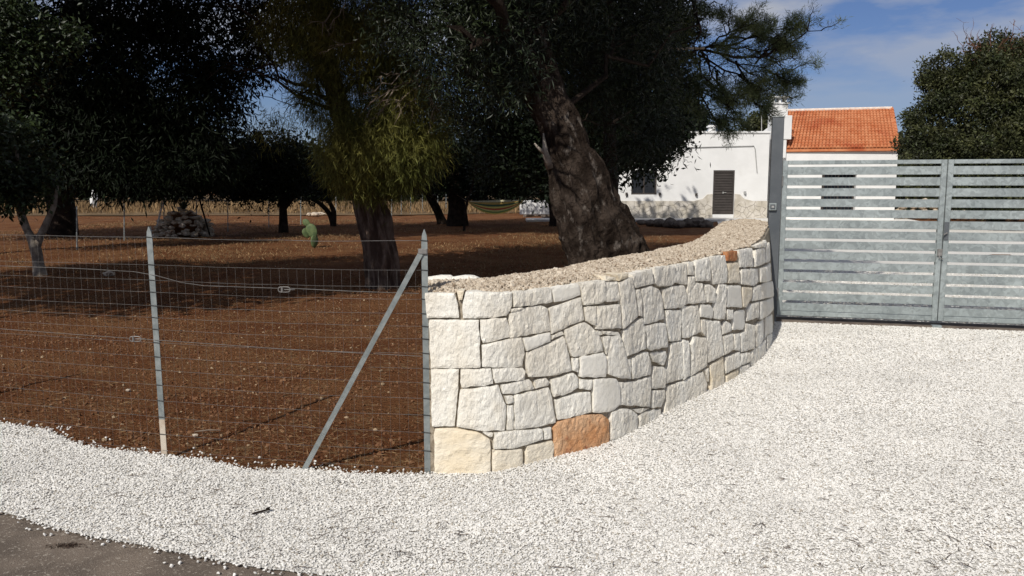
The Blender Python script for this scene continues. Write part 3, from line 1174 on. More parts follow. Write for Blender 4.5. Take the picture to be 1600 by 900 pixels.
def wander(a, b, n, amp, seed, sag=0.0):
    r = random.Random(seed)
    a, b = Vector(a), Vector(b)
    out = []
    for i in range(n + 1):
        t = i / n
        p = a + (b - a) * t
        k = amp * (b - a).length * (0 if i in (0,) else 1)
        p += Vector((r.uniform(-k, k), r.uniform(-k, k), r.uniform(-k, k) - sag * math.sin(math.pi * t)))
        out.append(p)
    return out


def twigs(mb, start, end, r0, seed, depth=2, spread=0.5, n=5, side=4):
    """branching bare limb"""
    pts = wander(start, end, n, 0.07, seed)
    mb.tube(pts, [r0 * (1 - 0.75 * i / n) + 0.0015 for i in range(n + 1)], 5 if depth > 1 else 3, cap=False)
    if depth <= 0: return
    r = random.Random(seed * 13 + 1)
    L = (Vector(end) - Vector(start)).length
    dr = (Vector(end) - Vector(start)).normalized()
    for k in range(side):
        i = r.randint(1, n)
        d = (dr + Vector((r.uniform(-1, 1), r.uniform(-1, 1), r.uniform(-1, 0.8))) * spread * 1.6).normalized()
        twigs(mb, pts[i], pts[i] + d * L * r.uniform(0.25, 0.5), r0 * 0.5, seed * 7 + k * 3 + 5, depth - 1, spread, 4, side)


def child(o, parent):
    o.parent = parent
    o.matrix_parent_inverse = Matrix.Translation(-parent.location)
    return o


def pb(px, py, Y, rx, rz, ry=None):
    """blob centre and radii from a survey direction, depth and half sizes"""
    c = D(px, py, Y)
    k = Y / F
    return tuple(c), (rx * k, (ry if ry else (rx + rz) / 2 * k), rz * k)


# ================= spreading tree at the left whose crown shades the near garden
sh = thing('spreading_carob', (-9.2, 6.6, 0), 'wide spreading tree left of the fence, its crown shading the near garden', 'tree')
trunk_mesh('trunk', [(-9.2, 6.6, -0.05), (-9.1, 6.7, 1.4), (-8.9, 6.8, 3.0), (-8.6, 7.0, 4.6), (-8.3, 7.2, 6.5)], [0.36, 0.28, 0.24, 0.18, 0.08], M['dark_bark'], sh, n=18, sub=5, flare=0.2)
mb = MB()
twigs(mb, (-8.8, 6.9, 3.8), (-5.0, 8.2, 6.4), 0.10, 611, 2)
twigs(mb, (-8.8, 6.9, 3.6), (-11.5, 8.0, 6.2), 0.10, 612, 2)
twigs(mb, (-8.8, 6.9, 4.0), (-7.5, 9.8, 6.6), 0.09, 613, 2)
child(mb.build('branch', M['dark_bark'], None), sh)
cw = Crown(610)
for (x, y, z, rx, ry, rz, cl) in [(-8.6, 6.8, 6.2, 3.0, 2.6, 1.6, 420), (-5.6, 8.0, 6.1, 1.9, 1.7, 1.1, 200), (-7.4, 9.6, 6.5, 2.2, 1.7, 1.1, 190), (-10.8, 8.4, 6.2, 2.2, 2.0, 1.3, 180), (-4.4, 9.4, 6.7, 1.5, 1.3, 1.0, 110)]:
    cw.blob((x, y, z), (rx, ry, rz), cl, 26, 0.20, 0.10, spread=0.26)
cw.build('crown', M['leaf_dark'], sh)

# ================= the big leaning trunk behind the wall
Yb = 9.3
big = thing('leaning_tree', (D(965, 450, Yb).x, Yb, 0), 'huge old gnarled tree with a thick trunk leaning left, right behind the curved stone wall', 'tree')
kk = Yb / F
pts = [D(982, 515, Yb), D(964, 450, Yb), D(951, 408, Yb), D(936, 370, Yb), D(918, 337, Yb), D(903, 274, Yb), D(889, 243, Yb), D(880, 212, Yb), D(866, 181, Yb), D(853, 150, Yb), D(830, 60, Yb), D(800, -40, Yb - 0.2), D(760, -180, Yb - 0.5)]
rad = [v * kk for v in (70, 62, 57, 55, 51, 41, 36, 34, 31, 29, 25, 21, 16)]
trunk_mesh('trunk', pts, rad, M['grey_bark'], big, n=180, sub=26, rough=0.12, fs=3.6, ridge=0.20, seed=4, flare=0.08, knots=0.16)
# a second burly stem fused to its left side
pts2 = [D(945, 515, Yb - 0.2), D(926, 420, Yb - 0.22), D(905, 360, Yb - 0.22), D(889, 310, Yb - 0.16), D(872, 265, Yb - 0.08), D(860, 238, Yb)]
trunk_mesh('trunk_burl', pts2, [38 * kk, 32 * kk, 29 * kk, 25 * kk, 15 * kk, 7 * kk], M['grey_bark'], big, n=110, sub=26, rough=0.18, fs=4.2, ridge=0.2, seed=9, knots=0.22)
mb = MB()
mb.tube([D(860, 262, Yb - 0.15), D(852, 238, Yb - 0.2), D(849, 208, Yb - 0.2)], [0.055, 0.035, 0.008], 7)
mb.tube([D(852, 240, Yb - 0.2), D(843, 233, Yb - 0.22), D(835, 224, Yb - 0.25)], [0.026, 0.018, 0.008], 6)
child(mb.build('snag', M['pale_bark'], None, smooth=True), big)
mb = MB()
twigs(mb, D(880, 170, Yb), D(1085, 30, Yb + 1.5), 0.035, 5, 2)
twigs(mb, D(850, 120, Yb), D(700, -60, Yb - 1.5), 0.11, 6, 2)
twigs(mb, D(870, 190, Yb), D(960, 190, Yb + 0.3), 0.012, 8, 1)
twigs(mb, D(830, 60, Yb), D(1000, -160, Yb), 0.05, 9, 2)
twigs(mb, D(840, 90, Yb), D(640, 20, Yb + 1.5), 0.05, 19, 2)
child(mb.build('branch', M['dark_bark'], None), big)
cw = Crown(21)
for (px, py, Y, rx, rz, cl) in [(700, 60, 9.6, 60, 85, 130), (770, 45, 9.0, 75, 75, 170), (790, 100, 8.8, 50, 50, 60), (860, 30, 10.2, 100, 80, 160), (960, 60, 11, 90, 100, 170),
                                (740, 150, 10.5, 60, 60, 60), (1000, 160, 12, 70, 90, 130), (900, 90, 11.5, 90, 90, 120), (640, 20, 10.5, 70, 60, 110), (1020, 0, 11, 70, 70, 120), (820, -20, 9.4, 120, 60, 170), (830, 100, 10.6, 80, 60, 120), (960, 180, 11.5, 90, 80, 120), (1030, 220, 12, 40, 40, 50), (1010, 110, 12, 60, 90, 110)]:
    c, r = pb(px, py, Y, rx, rz)
    cw.blob(c, r, cl, 26, 0.095, 0.020, spread=0.13, droop=0.5)
# the canopy above; its first blob is added out of view to shade the trunk
for (x, y, z, rx, ry, rz, cl) in [(0.1, 7.7, 5.3, 1.2, 0.8, 0.7, 90), (0.3, 8.8, 6.0, 2.6, 1.4, 1.5, 260), (-1.2, 9.6, 6.8, 2.4, 1.8, 2.0, 240), (1.6, 10.5, 7.0, 2.2, 2.0, 1.6, 220), (0.2, 10.5, 8.4, 2.6, 2.2, 1.6, 220)]:
    cw.blob((x, y, z), (rx, ry, rz), cl, 26, 0.26, 0.12, spread=0.30)
cw.build('crown', M['leaf_lance'], big)

# dark dense tree between the leaning tree and the house
dk = thing('dense_evergreen', (D(985, 320, 26).x - 1.2, 26, 0), 'broad black-green evergreen reaching in front of the left half of the white house', 'tree')
cw = Crown(33)
for (px, py, Y, rx, rz, cl) in [(985, 150, 25, 95, 120, 520), (1020, 200, 25, 52, 52, 260), (905, 130, 25, 100, 140, 380), (950, 20, 25, 120, 90, 400), (1040, 60, 25, 45, 60, 70),
                                (800, 100, 26, 100, 160, 420), (880, 230, 26, 110, 75, 300), (975, 222, 25, 45, 36, 130), (1060, 170, 25.5, 22, 35, 40)]:
    c, r = pb(px, py, Y, rx, rz, 1.6)
    cw.blob(c, r, cl, 24, 0.17, 0.085, spread=0.24, shell=0.35)
for (x, y, z, rx, ry, rz, cl) in [(1.0, 23, 9.0, 4.0, 2.6, 2.0, 260), (1.9, 25, 9.3, 2.5, 2.6, 2.0, 160)]:
    cw.blob((x, y, z), (rx, ry, rz), cl, 26, 0.40, 0.2, spread=0.45)
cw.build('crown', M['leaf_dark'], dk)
trunk_mesh('trunk', [(dk.location.x, 26, -0.05), (dk.location.x - 0.2, 26, 1.5), (dk.location.x - 0.3, 26, 3.2), (dk.location.x, 25.8, 6)], [0.34, 0.27, 0.25, 0.12], M['dark_bark'], dk, n=16, sub=5)

# ================= tree with weeping foliage, trunk in the middle of the garden
Yt = 13.0
kk = Yt / F
mt = thing('weeping_conifer', (G(600, 447).x, Yt, 0), 'tall furrowed conifer with drooping yellow-green foliage, its trunk between the two fence posts', 'tree')
pts = [D(600, 452, Yt), D(599, 435, Yt), D(595, 397, Yt), D(584, 348, Yt), D(573, 311, Yt), D(556, 255, Yt), D(538, 195, Yt), D(520, 130, Yt), D(508, 60, Yt), D(505, -60, Yt), D(520, -220, Yt)]
trunk_mesh('trunk', pts, [v * kk for v in (25, 23, 25.5, 26, 22, 20, 17, 14, 12, 10, 8)], M['bark'], mt, n=90, sub=14, rough=0.08, fs=3.2, ridge=0.34, seed=2, flare=0.18)
mb = MB()
twigs(mb, D(560, 250, Yt), D(520, 210, Yt - 0.8), 0.05, 3, 1)
twigs(mb, D(530, 160, Yt), D(420, 105, Yt - 0.4), 0.05, 4, 2)
twigs(mb, D(515, 170, Yt), D(370, 105, Yt), 0.035, 14, 2)
twigs(mb, D(512, 80, Yt), D(380, 20, Yt), 0.05, 15, 2)
twigs(mb, D(530, 150, Yt), D(650, 60, Yt - 0.6), 0.05, 16, 2)
child(mb.build('branch', M['dark_bark'], None), mt)
mb = MB()
for k, (a, b) in enumerate([((690, 115), (560, 175)), ((700, 120), (600, 160)), ((655, 90), (690, 180)), ((640, 110), (570, 150)), ((690, 118), (675, 190)), ((620, 130), (590, 190)), ((650, 115), (640, 200)),
                            ((520, 15), (500, 55)), ((540, 5), (520, 40)), ((560, 60), (515, 75))]):
    twigs(mb, D(a[0], a[1], Yt - 1.2), D(b[0], b[1], Yt - 1.5), 0.010, 40 + k, 2, spread=0.6, side=3)
child(mb.build('dead_twigs', M['deadwood'], None), mt)
cw = Crown(5)
for (px, py, Y, rx, rz, cl) in [(560, 240, 12.2, 58, 60, 230), (620, 230, 11.9, 62, 62, 260), (650, 170, 12.1, 45, 62, 150), (560, 190, 12.6, 45, 45, 110), (590, 275, 12.2, 55, 32, 120),
                                (530, 60, 12.4, 48, 60, 170), (590, 70, 12.2, 60, 55, 170), (500, 100, 12.6, 22, 30, 40), (600, 130, 12.6, 55, 45, 110), (560, 5, 12.4, 80, 40, 140), (650, 110, 12.4, 40, 40, 60), (492, 165, 12.8, 22, 34, 40), (478, 90, 12.8, 26, 40, 40), (470, 20, 12.8, 40, 40, 60), (430, 60, 13.2, 30, 40, 24), (425, 200, 13.2, 26, 30, 12)]:
    c, r = pb(px, py, Y, rx, rz)
    cw.blob(c, r, cl, 58, 0.15, 0.0095, spread=0.13, droop=1.3, out=0.4, tvar=0.3)
for (x, y, z, rx, ry, rz, cl) in [(-2.6, 10.6, 6.6, 2.2, 2.0, 1.6, 90), (-2.2, 12.0, 8.2, 2.6, 2.0, 1.8, 100), (-3.6, 11.8, 6.6, 1.6, 1.6, 1.5, 120)]:
    cw.blob((x, y, z), (rx, ry, rz), cl, 30, 0.30, 0.11, spread=0.3, droop=0.6)
cw.build('crown', M['leaf_weep'], mt)

# ================= forked sapling at the left
Ys = 14.5
ks = Ys / F
st = thing('forked_young_tree', (G(63, 430).x, Ys, 0), 'small tree with pale forked trunk and broad leaves at the far left of the garden', 'tree')
trunk_mesh('trunk', [D(64, 436, Ys), D(60, 412, Ys), D(55, 385, Ys), D(44, 362, Ys), D(35, 340, Ys), D(30, 322, Ys), D(12, 314, Ys)], [10 * ks, 8 * ks, 8 * ks, 5.5 * ks, 6 * ks, 5.5 * ks, 4 * ks], M['pale_bark'], st, n=18, sub=6, rough=0.12, flare=0.2)
trunk_mesh('branch', [D(56, 388, Ys), D(64, 366, Ys), D(74, 346, Ys), D(84, 322, Ys), D(90, 290, Ys)], [6 * ks, 5.5 * ks, 5 * ks, 4 * ks, 2 * ks], M['pale_bark'], st, n=12, sub=5, rough=0.12)
trunk_mesh('branch', [D(34, 335, Ys), D(40, 300, Ys), D(30, 260, Ys), D(20, 200, Ys)], [5 * ks, 4 * ks, 3 * ks, 1.5 * ks], M['pale_bark'], st, n=10, sub=5, rough=0.12)
cw = Crown(8)
for (px, py, Y, rx, rz, cl) in [(20, 245, 14.3, 50, 60, 120), (-40, 230, 14.3, 60, 80, 110), (55, 290, 14.5, 38, 30, 45), (10, 300, 14.2, 40, 30, 45), (-60, 300, 14.2, 60, 40, 60)]:
    c, r = pb(px, py, Y, rx, rz)
    cw.blob(c, r, cl, 18, 0.12, 0.055, spread=0.15, droop=0.4)
cw.build('crown', M['leaf_broad'], st)

# ================= tall dark conifer, left
tc_ = thing('tall_dark_conifer', (D(97, 362, 26).x, 26, 0), 'tall dark conifer with a thick black trunk standing behind the forked young tree', 'tree')
k2 = 26 / F
trunk_mesh('trunk', [D(97, 366, 26), D(97, 340, 26), D(96, 300, 26), D(100, 200, 26), D(110, 50, 26), D(120, -80, 26)], [23 * k2, 20 * k2, 19 * k2, 15 * k2, 12 * k2, 8 * k2], M['dark_bark'], tc_, n=22, sub=6)
mb = MB()
for k, (a, b) in enumerate([((110, 150), (300, 60)), ((110, 120), (250, 20)), ((110, 200), (330, 170)), ((100, 180), (-40, 120)), ((115, 90), (380, -20)), ((105, 230), (260, 240)), ((110, 60), (20, -20))]):
    twigs(mb, D(a[0], a[1], 26), D(b[0], b[1], 25), 0.09, 70 + k, 2, side=5)
child(mb.build('branch', M['dark_bark'], None), tc_)
cw = Crown(14)
for (px, py, Y, rx, rz, cl) in [(120, 120, 24, 90, 110, 420), (60, 200, 24, 80, 90, 320), (170, 210, 24, 110, 90, 460), (250, 130, 24, 90, 110, 380), (290, 240, 24, 80, 60, 240), (200, 20, 24, 110, 50, 260),
                                (340, 60, 24, 70, 90, 190), (340, 190, 24, 40, 80, 110), (30, 130, 24, 60, 90, 190), (210, 275, 24, 130, 24, 130), (430, 30, 24, 60, 60, 120), (380, 110, 24.5, 50, 30, 30)]:
    c, r = pb(px, py, Y, rx, rz, 1.5)
    cw.blob(c, r, cl, 22, 0.26, 0.055, spread=0.24, droop=0.9, shell=0.3)
for (x, y, z, rx, ry, rz, cl) in [(-12, 20, 9.5, 3.0, 3.0, 2.4, 170), (-8, 20, 9.5, 3.5, 3.0, 2.4, 240), (-16.5, 22, 7.0, 3, 3, 3.4, 200), (-5.5, 21, 9.5, 2.5, 2.6, 2.2, 130)]:
    cw.blob((x, y, z), (rx, ry, rz), cl, 26, 0.42, 0.18, spread=0.45)
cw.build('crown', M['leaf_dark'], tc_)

# ================= bright broadleaf crown, top left corner
tl = thing('leafy_corner_tree', (-12.6, 19, 0), 'light green leafy tree whose sunlit crown fills the top left corner', 'tree')
trunk_mesh('trunk', [(-12.6, 19, -0.05), (-12.5, 19, 1.5), (-12.3, 19, 3.4), (-12.2, 19, 5)], [0.22, 0.17, 0.14, 0.07], M['dark_bark'], tl, n=14, sub=4)
cw = Crown(15)
for (px, py, Y, rx, rz, cl) in [(5, 45, 18, 50, 55, 170), (-50, 60, 18, 60, 90, 150), (95, 60, 18.5, 30, 22, 40), (-60, 160, 18, 60, 80, 110), (20, 110, 18, 45, 40, 80)]:
    c, r = pb(px, py, Y, rx, rz)
    cw.blob(c, r, cl, 22, 0.13, 0.06, spread=0.2)
cw.build('crown', M['leaf_broad'], tl)


# ================= smaller orchard trees
def small_tree(name, label, base, Y, stems, blobs, mat, bark, seed, L=0.15, W=0.06, per=22, spread=0.2, group=None):
    t = thing(name, (G(*base).x if False else D(base[0], base[1], Y).x, Y, 0), label, 'tree', group)
    k = Y / F
    for st_ in stems:
        pp = [D(x, y, Y) for x, y, r in st_]
        if pp[0].z < 0.35: pp[0].z = -0.04
        trunk_mesh('trunk' if st_ is stems[0] else 'branch', pp, [r * k for x, y, r in st_], bark, t, n=14, sub=5, rough=0.14, seed=seed)
    cw = Crown(seed)
    for (px, py, dY, rx, rz, cl) in blobs:
        c, r = pb(px, py, Y + dY, rx, rz)
        cw.blob(c, r, cl, per, L, W, spread=spread, shell=0.4)
    cw.build('crown', mat, t)
    return t


small_tree('orchard_tree', 'dark round orchard tree with a single straight trunk, behind the prickly pear', (443, 364), 27.5,
           [[(443, 366, 8), (443, 345, 6.5), (442, 322, 6), (438, 290, 5), (430, 240, 3)], [(443, 326, 5), (458, 305, 4), (468, 270, 2)]],
           [(400, 270, -0.5, 60, 48, 220), (455, 265, -0.5, 45, 48, 170), (420, 235, 0, 50, 30, 90), (360, 285, -0.3, 40, 28, 90)], M['leaf_dark'], M['dark_bark'], 51)
small_tree('orchard_tree', 'small orchard tree with two thin forked stems, just left of the furrowed trunk', (522, 350), 32,
           [[(522, 353, 5), (515, 335, 4), (503, 321, 3.5), (490, 312, 2.5)], [(522, 350, 4), (521, 330, 4), (514, 312, 3), (518, 290, 2)]],
           [(505, 280, 0, 34, 32, 110), (530, 265, 0, 30, 40, 90), (490, 300, 0, 18, 14, 30)], M['leaf_dark'], M['dark_bark'], 52)
small_tree('orchard_tree', 'dark orchard tree on a slanting trunk, between the furrowed trunk and the hammock', (692, 346), 34,
           [[(692, 349, 8), (684, 330, 6.5), (674, 312, 6), (664, 295, 5), (655, 260, 3)]],
           [(670, 255, -1, 55, 45, 200), (700, 215, -1, 45, 60, 190), (640, 270, -1, 30, 30, 80), (730, 270, -1, 40, 42, 150)], M['leaf_dark'], M['dark_bark'], 53)
small_tree('orchard_tree', 'broad dark orchard tree with a thick shaded trunk, at the left end of the hammock', (716, 348), 33,
           [[(716, 352, 18), (715, 335, 15), (713, 310, 13), (712, 280, 10), (715, 230, 6)]],
           [(780, 250, 0.5, 70, 60, 260), (740, 190, 0.5, 60, 80, 260), (840, 260, 1, 45, 50, 150), (800, 180, 1, 60, 70, 200), (750, 285, 0, 50, 26, 100), (820, 285, 0.5, 40, 22, 70)], M['leaf_dark'], M['dark_bark'], 54)
small_tree('leafy_sapling', 'slim light green sapling catching the sun at the left end of the hammock', (726, 330), 29,
           [[(725, 352, 2.2), (728, 325, 1.8), (738, 290, 1.4), (748, 240, 0.8)]],
           [(748, 240, -0.4, 16, 34, 46), (755, 275, -0.4, 20, 24, 34), (740, 215, -0.4, 12, 16, 14)], M['leaf_broad'], M['dark_bark'], 55, L=0.13, W=0.06, per=12)

# ================= pine branch overhanging the white house
Yp = 15.0
pn = thing('overhanging_pine', (D(1010, 300, Yp).x + 0.1, Yp + 1.5, 0), 'airy pine bough with grey-green needle tufts reaching over the white house and its chimney', 'tree')
trunk_mesh('trunk', [(2.1, 16.6, -0.05), (2.0, 16.5, 2.0), (1.9, 16.3, 4.0), (1.9, 16.0, 6.5)], [0.16, 0.14, 0.12, 0.08], M['dark_bark'], pn, n=12, sub=5)
mb = MB()
nb = []
limbs = [((960, 95), (1225, 80)), ((985, 88), (1120, 72)), ((1110, 75), (1225, 45)), ((1120, 80), (1215, 140)), ((1090, 85), (1200, 150)), ((1080, 90), (1130, 170)), ((1110, 72), (1180, 30)),
         ((1020, 85), (1090, 150)), ((1180, 78), (1235, 110)), ((1150, 95), (1185, 170)), ((1100, 76), (1150, 45)), ((1000, 90), (1075, 30)), ((1080, 120), (1120, 190)), ((1120, 110), (1150, 195)), ((1060, 100), (1085, 175)), ((1180, 100), (1230, 62)), ((1140, 60), (1225, 55)), ((1050, 70), (1110, 20)), ((1200, 110), (1235, 130)), ((1100, 130), (1180, 160))]
tips = []


def pinebranch(a, b, r0, sd, depth):
    r = random.Random(sd)
    n_ = 6
    pts = wander(a, b, n_, 0.045, sd)
    mb.tube(pts, [r0 * (1 - 0.8 * i / n_) + 0.0025 for i in range(n_ + 1)], 4, cap=False)
    if depth == 0:
        tips.append((pts[-1], (pts[-1] - pts[-2]).normalized()))
        tips.append((pts[-2], (pts[-1] - pts[-2]).normalized()))
        tips.append((pts[-4], (pts[-1] - pts[-2]).normalized()))
        return
    L = (Vector(b) - Vector(a)).length
    dr = (Vector(b) - Vector(a)).normalized()
    for k in range(4 + depth):
        i = r.randint(2, n_)
        d = (dr * 0.8 + Vector((r.uniform(-1, 1), r.uniform(-1, 1), r.uniform(-0.9, 1)))).normalized()
        pinebranch(pts[i], pts[i] + d * L * r.uniform(0.22, 0.42), r0 * 0.5, sd * 5 + k + 1, depth - 1)


for k, (a, b) in enumerate(limbs):
    pinebranch(D(a[0], a[1], Yp + random.uniform(-0.3, 0.3)), D(b[0], b[1], Yp + random.uniform(-0.9, 0.9)), 0.022 if k else 0.045, 100 + k, 2)
child(mb.build('branch', M['dark_bark'], None), pn)
pale = MB()
pale.tube([D(940, 98, 12), D(990, 84, 12), D(1040, 77, 12.6), D(1100, 75, 14)], [0.035, 0.028, 0.022, 0.02], 6)
twigs(pale, D(985, 85, 12), D(1005, 108, 11.9), 0.006, 3, 1)
twigs(pale, D(1000, 84, 12), D(1040, 66, 11.9), 0.006, 4, 1)
child(pale.build('bare_branch', M['deadwood'], None), pn)
cw = Crown(77)
C_, D_, T_ = [], [], []
rr = np.random.default_rng(5)
for p, d in tips:
    nn = 22
    t0 = rr.normal(0.5, 0.22)
    dd = unit(np.tile(np.array(d), (nn, 1)) * 0.9 + rr.normal(size=(nn, 3)) * 0.75)
    C_.append(np.tile(np.array(p), (nn, 1)) + rr.normal(size=(nn, 3)) * 0.05)
    D_.append(dd)
    T_.append(np.full(nn, t0) + rr.normal(0, 0.1, nn))
C_, D_, T_ = np.concatenate(C_), np.concatenate(D_), np.concatenate(T_)
print('needles', len(C_), 'tips', len(tips))
cw._add(*rhombs(C_, D_, rr.uniform(0.08, 0.14, len(C_)), np.full(len(C_), 0.0085), T_, rr))
for (px, py, cl) in [(1110, 85, 10), (1140, 90, 10), (1165, 115, 12)]:
    c, r = pb(px, py, Yp, 22, 18)
    cw.blob(c, r, cl, 40, 0.11, 0.008, spread=0.09, droop=0.2)
for (x, y, z, rx, ry, rz, cl) in [(2.6, 15.5, 6.8, 1.6, 1.6, 1.2, 60)]:
    cw.blob((x, y, z), (rx, ry, rz), cl, 40, 0.16, 0.02, spread=0.2)
cw.build('crown', M['needle'], pn)

# ================= holm oak at the right, beyond the gate
Yo = 30.0
ok_ = thing('holm_oak', (D(1560, 300, Yo).x, Yo, 0), 'large rounded olive-green oak standing beyond the gate at the right edge', 'tree')
ko = Yo / F
trunk_mesh('trunk', [(ok_.location.x, Yo, -0.05), (ok_.location.x, Yo, 1.2), (ok_.location.x + 0.2, Yo, 3.0), (ok_.location.x, Yo, 5)], [0.34, 0.28, 0.25, 0.12], M['dark_bark'], ok_, n=16, sub=4)
cw = Crown(61)
ro = random.Random(616)
lumps = []
while len(lumps) < 74:
    px, py = ro.uniform(1405, 1760), ro.uniform(52, 320)
    ex, ey = (px - 1590) / 182, (py - 200) / 148
    if abs(ex) ** 2.3 + abs(ey) ** 2.3 > 0.86: continue
    if any((px - a_) ** 2 + (py - b_) ** 2 < 19 ** 2 for a_, b_ in lumps): continue
    lumps.append((px, py))
for px, py in lumps:
    ex, ey = (px - 1590) / 182, (py - 200) / 148
    dep = math.sqrt(max(0.05, 1 - ex * ex * 0.9 - ey * ey * 0.8))
    R_ = ro.uniform(13, 28)
    c, r = pb(px, py, Yo + 1.2 - 3.4 * dep + ro.uniform(-0.4, 0.4), R_ * ro.uniform(0.9, 1.3), R_, R_ * Yo / F)
    cw.blob(c, r, int(20 + R_ * 1.9), 32, 0.125, 0.060, spread=0.13, shell=0.75, tvar=0.30)
for (px, py, rx, rz, cl) in [(1590, 190, 130, 105, 420), (1560, 270, 130, 45, 260)]:
    c, r = pb(px, py, Yo + 0.6, rx, rz, 1.5)
    cw.blob(c, r, cl, 26, 0.19, 0.10, spread=0.3, shell=0.2)
cw.build('crown', M['leaf_oak'], ok_)
mb = MB()
for k in range(26):
    a = D(random.uniform(1510, 1640), random.uniform(80, 130), Yo - 1.4)
    twigs(mb, a, a + Vector((random.uniform(-0.5, 0.6), random.uniform(-0.4, 0.2), random.uniform(0.5, 1.2))), 0.016, 300 + k, 2, side=3)
child(mb.build('bare_twigs', material('rusty_twig', (0.11, 0.05, 0.03), (0.17, 0.08, 0.05), rough=1), None), ok_)

# small pines beyond the white house roof
small_tree('roof_pine', 'dark round pine top showing above the white house parapet on its left', (1085, 300), 48,
           [[(1085, 330, 6), (1085, 260, 5), (1085, 200, 3)]], [(1080, 188, 0, 26, 22, 130), (1060, 195, 0, 20, 20, 60)], M['leaf_dark'], M['dark_bark'], 71, L=0.3, W=0.12)
small_tree('roof_pine', 'small dark pine crown just left of the chimney, above the white house parapet', (1190, 300), 46,
           [[(1190, 330, 6), (1190, 260, 5), (1190, 205, 3)]], [(1188, 196, 0, 24, 15, 110)], M['leaf_oak'], M['dark_bark'], 72, L=0.25, W=0.10)

# far wood that closes the field
cw = Crown(90)
rr = random.Random(4)
for k in range(34):
    x = -62 + k * 2.9 + rr.uniform(-1, 1)
    y = rr.uniform(78, 92)
    h = rr.uniform(4.5, 8.5)
    px_ = 800 + x / y * F
    if 370 < px_ < 460: h = min(h, 5.2)
    cw.blob((x, y, h * 0.55), (2.6, 2.0, h * 0.5), 110, 14, 0.9, 0.5, spread=0.6)
for k in range(12):
    x = 22 + k * 3.6
    cw.blob((x, rr.uniform(52, 60), 2.6), (2.8, 2.0, 2.6), 100, 14, 0.7, 0.4, spread=0.6)
fw = cw.build('far_wood', M['wood_far'])
tag(fw, 'dark mass of distant trees closing the dry field', 'wood', kind='stuff')

# ================= dry field and grass
fp = [Vector((-90, 46, 0)), Vector((-30, 43, 0)), Vector((-6, 44, 0)), Vector((4, 50, 0)), Vector((6, 140, 0)), Vector((-160, 140, 0))]
sheet('dry_field', fp, 0.012, M['field'])


def blades(name, X, Y, Z, H, Wd, mat, label, cat, lean=0.5, seed=1, flatten=False):
    r = np.random.default_rng(seed)
    n = len(X)
    C = np.stack([X, Y, Z], 1)
    d = r.normal(size=(n, 3)) * lean
    d[:, 2] = r.uniform(0.02, 0.35, n) if flatten else 1.0
    d = unit(d)
    V, Fc, T = rhombs(C, d, H, Wd, r.random(n), r)
    me = np_mesh(name, V, Fc)
    set_tint(me, T)
    o = link(name, me, None, mat)
    return tag(o, label, cat, kind='stuff')


n = 16000
X = RNG.uniform(-42, 3, n)
Y = RNG.uniform(44, 64, n)
blades('dry_grass', X, Y, np.full(n, 0.04), RNG.uniform(0.2, 0.6, n), np.full(n, 0.045), M['straw'], 'tall dry grass standing in the field beyond the garden', 'dry grass', 0.3)
n = 80000
X = RNG.uniform(-11, 2.6, n)
Y = 4.3 + 15 * RNG.random(n) ** 1.9
ok1 = ~in_poly(X, Y, [(p.x, p.y) for p in grav_poly]) & (np.abs(X) < Y * 0.7 + 0.4)
ok1 &= ~in_poly(X, Y, [(-0.44, 4.4)] + [(p.x, p.y) for p in [wallpt(u, 0, -0.3) for u in np.linspace(0, U1, 30)]] + [(14, 12), (14, 3)])
ok1 &= RNG.random(n) < np.clip(0.45 + 0.75 * fbm2(X, Y, 1.6, 31) + 0.12 * (X > -1.6), 0.03, 1)
X, Y = X[ok1], Y[ok1]
n = len(X)
blades('straw_litter', X, Y, -0.018 + 0.016 * fbm2(X, Y, 3.0, 3) + RNG.uniform(0, 0.008, n), RNG.uniform(0.02, 0.075, n), RNG.uniform(0.0018, 0.0042, n), M['straw'],
       'dry straw and short dead grass littering the red earth', 'straw', 1.0, 6, True)
# grass on the sunny strip in the middle distance
n = 60000
X = RNG.uniform(-18, 5, n)
Y = RNG.uniform(14, 38, n)
ok1 = (RNG.random(n) < np.clip(0.4 + 0.8 * fbm2(X, Y, 0.9, 41), 0.02, 1))
X, Y = X[ok1], Y[ok1]
n = len(X)
blades('short_dry_grass', X, Y, np.full(n, -0.02), RNG.uniform(0.03, 0.10, n), RNG.uniform(0.010, 0.022, n), M['straw'], 'short dry grass patches under the orchard trees', 'grass', 0.8, 7)

# ------------------------------------------------------------------ front fence
p1, p2 = G(257, 711), G(668, 739)
p0 = G(-205, 655)
p2.z = p1.z = p0.z = 0
HT = 1.365
fence = thing('wire_fence', p1, 'galvanised post and wire mesh fence with a diagonal brace running left from the stone wall', 'fence')


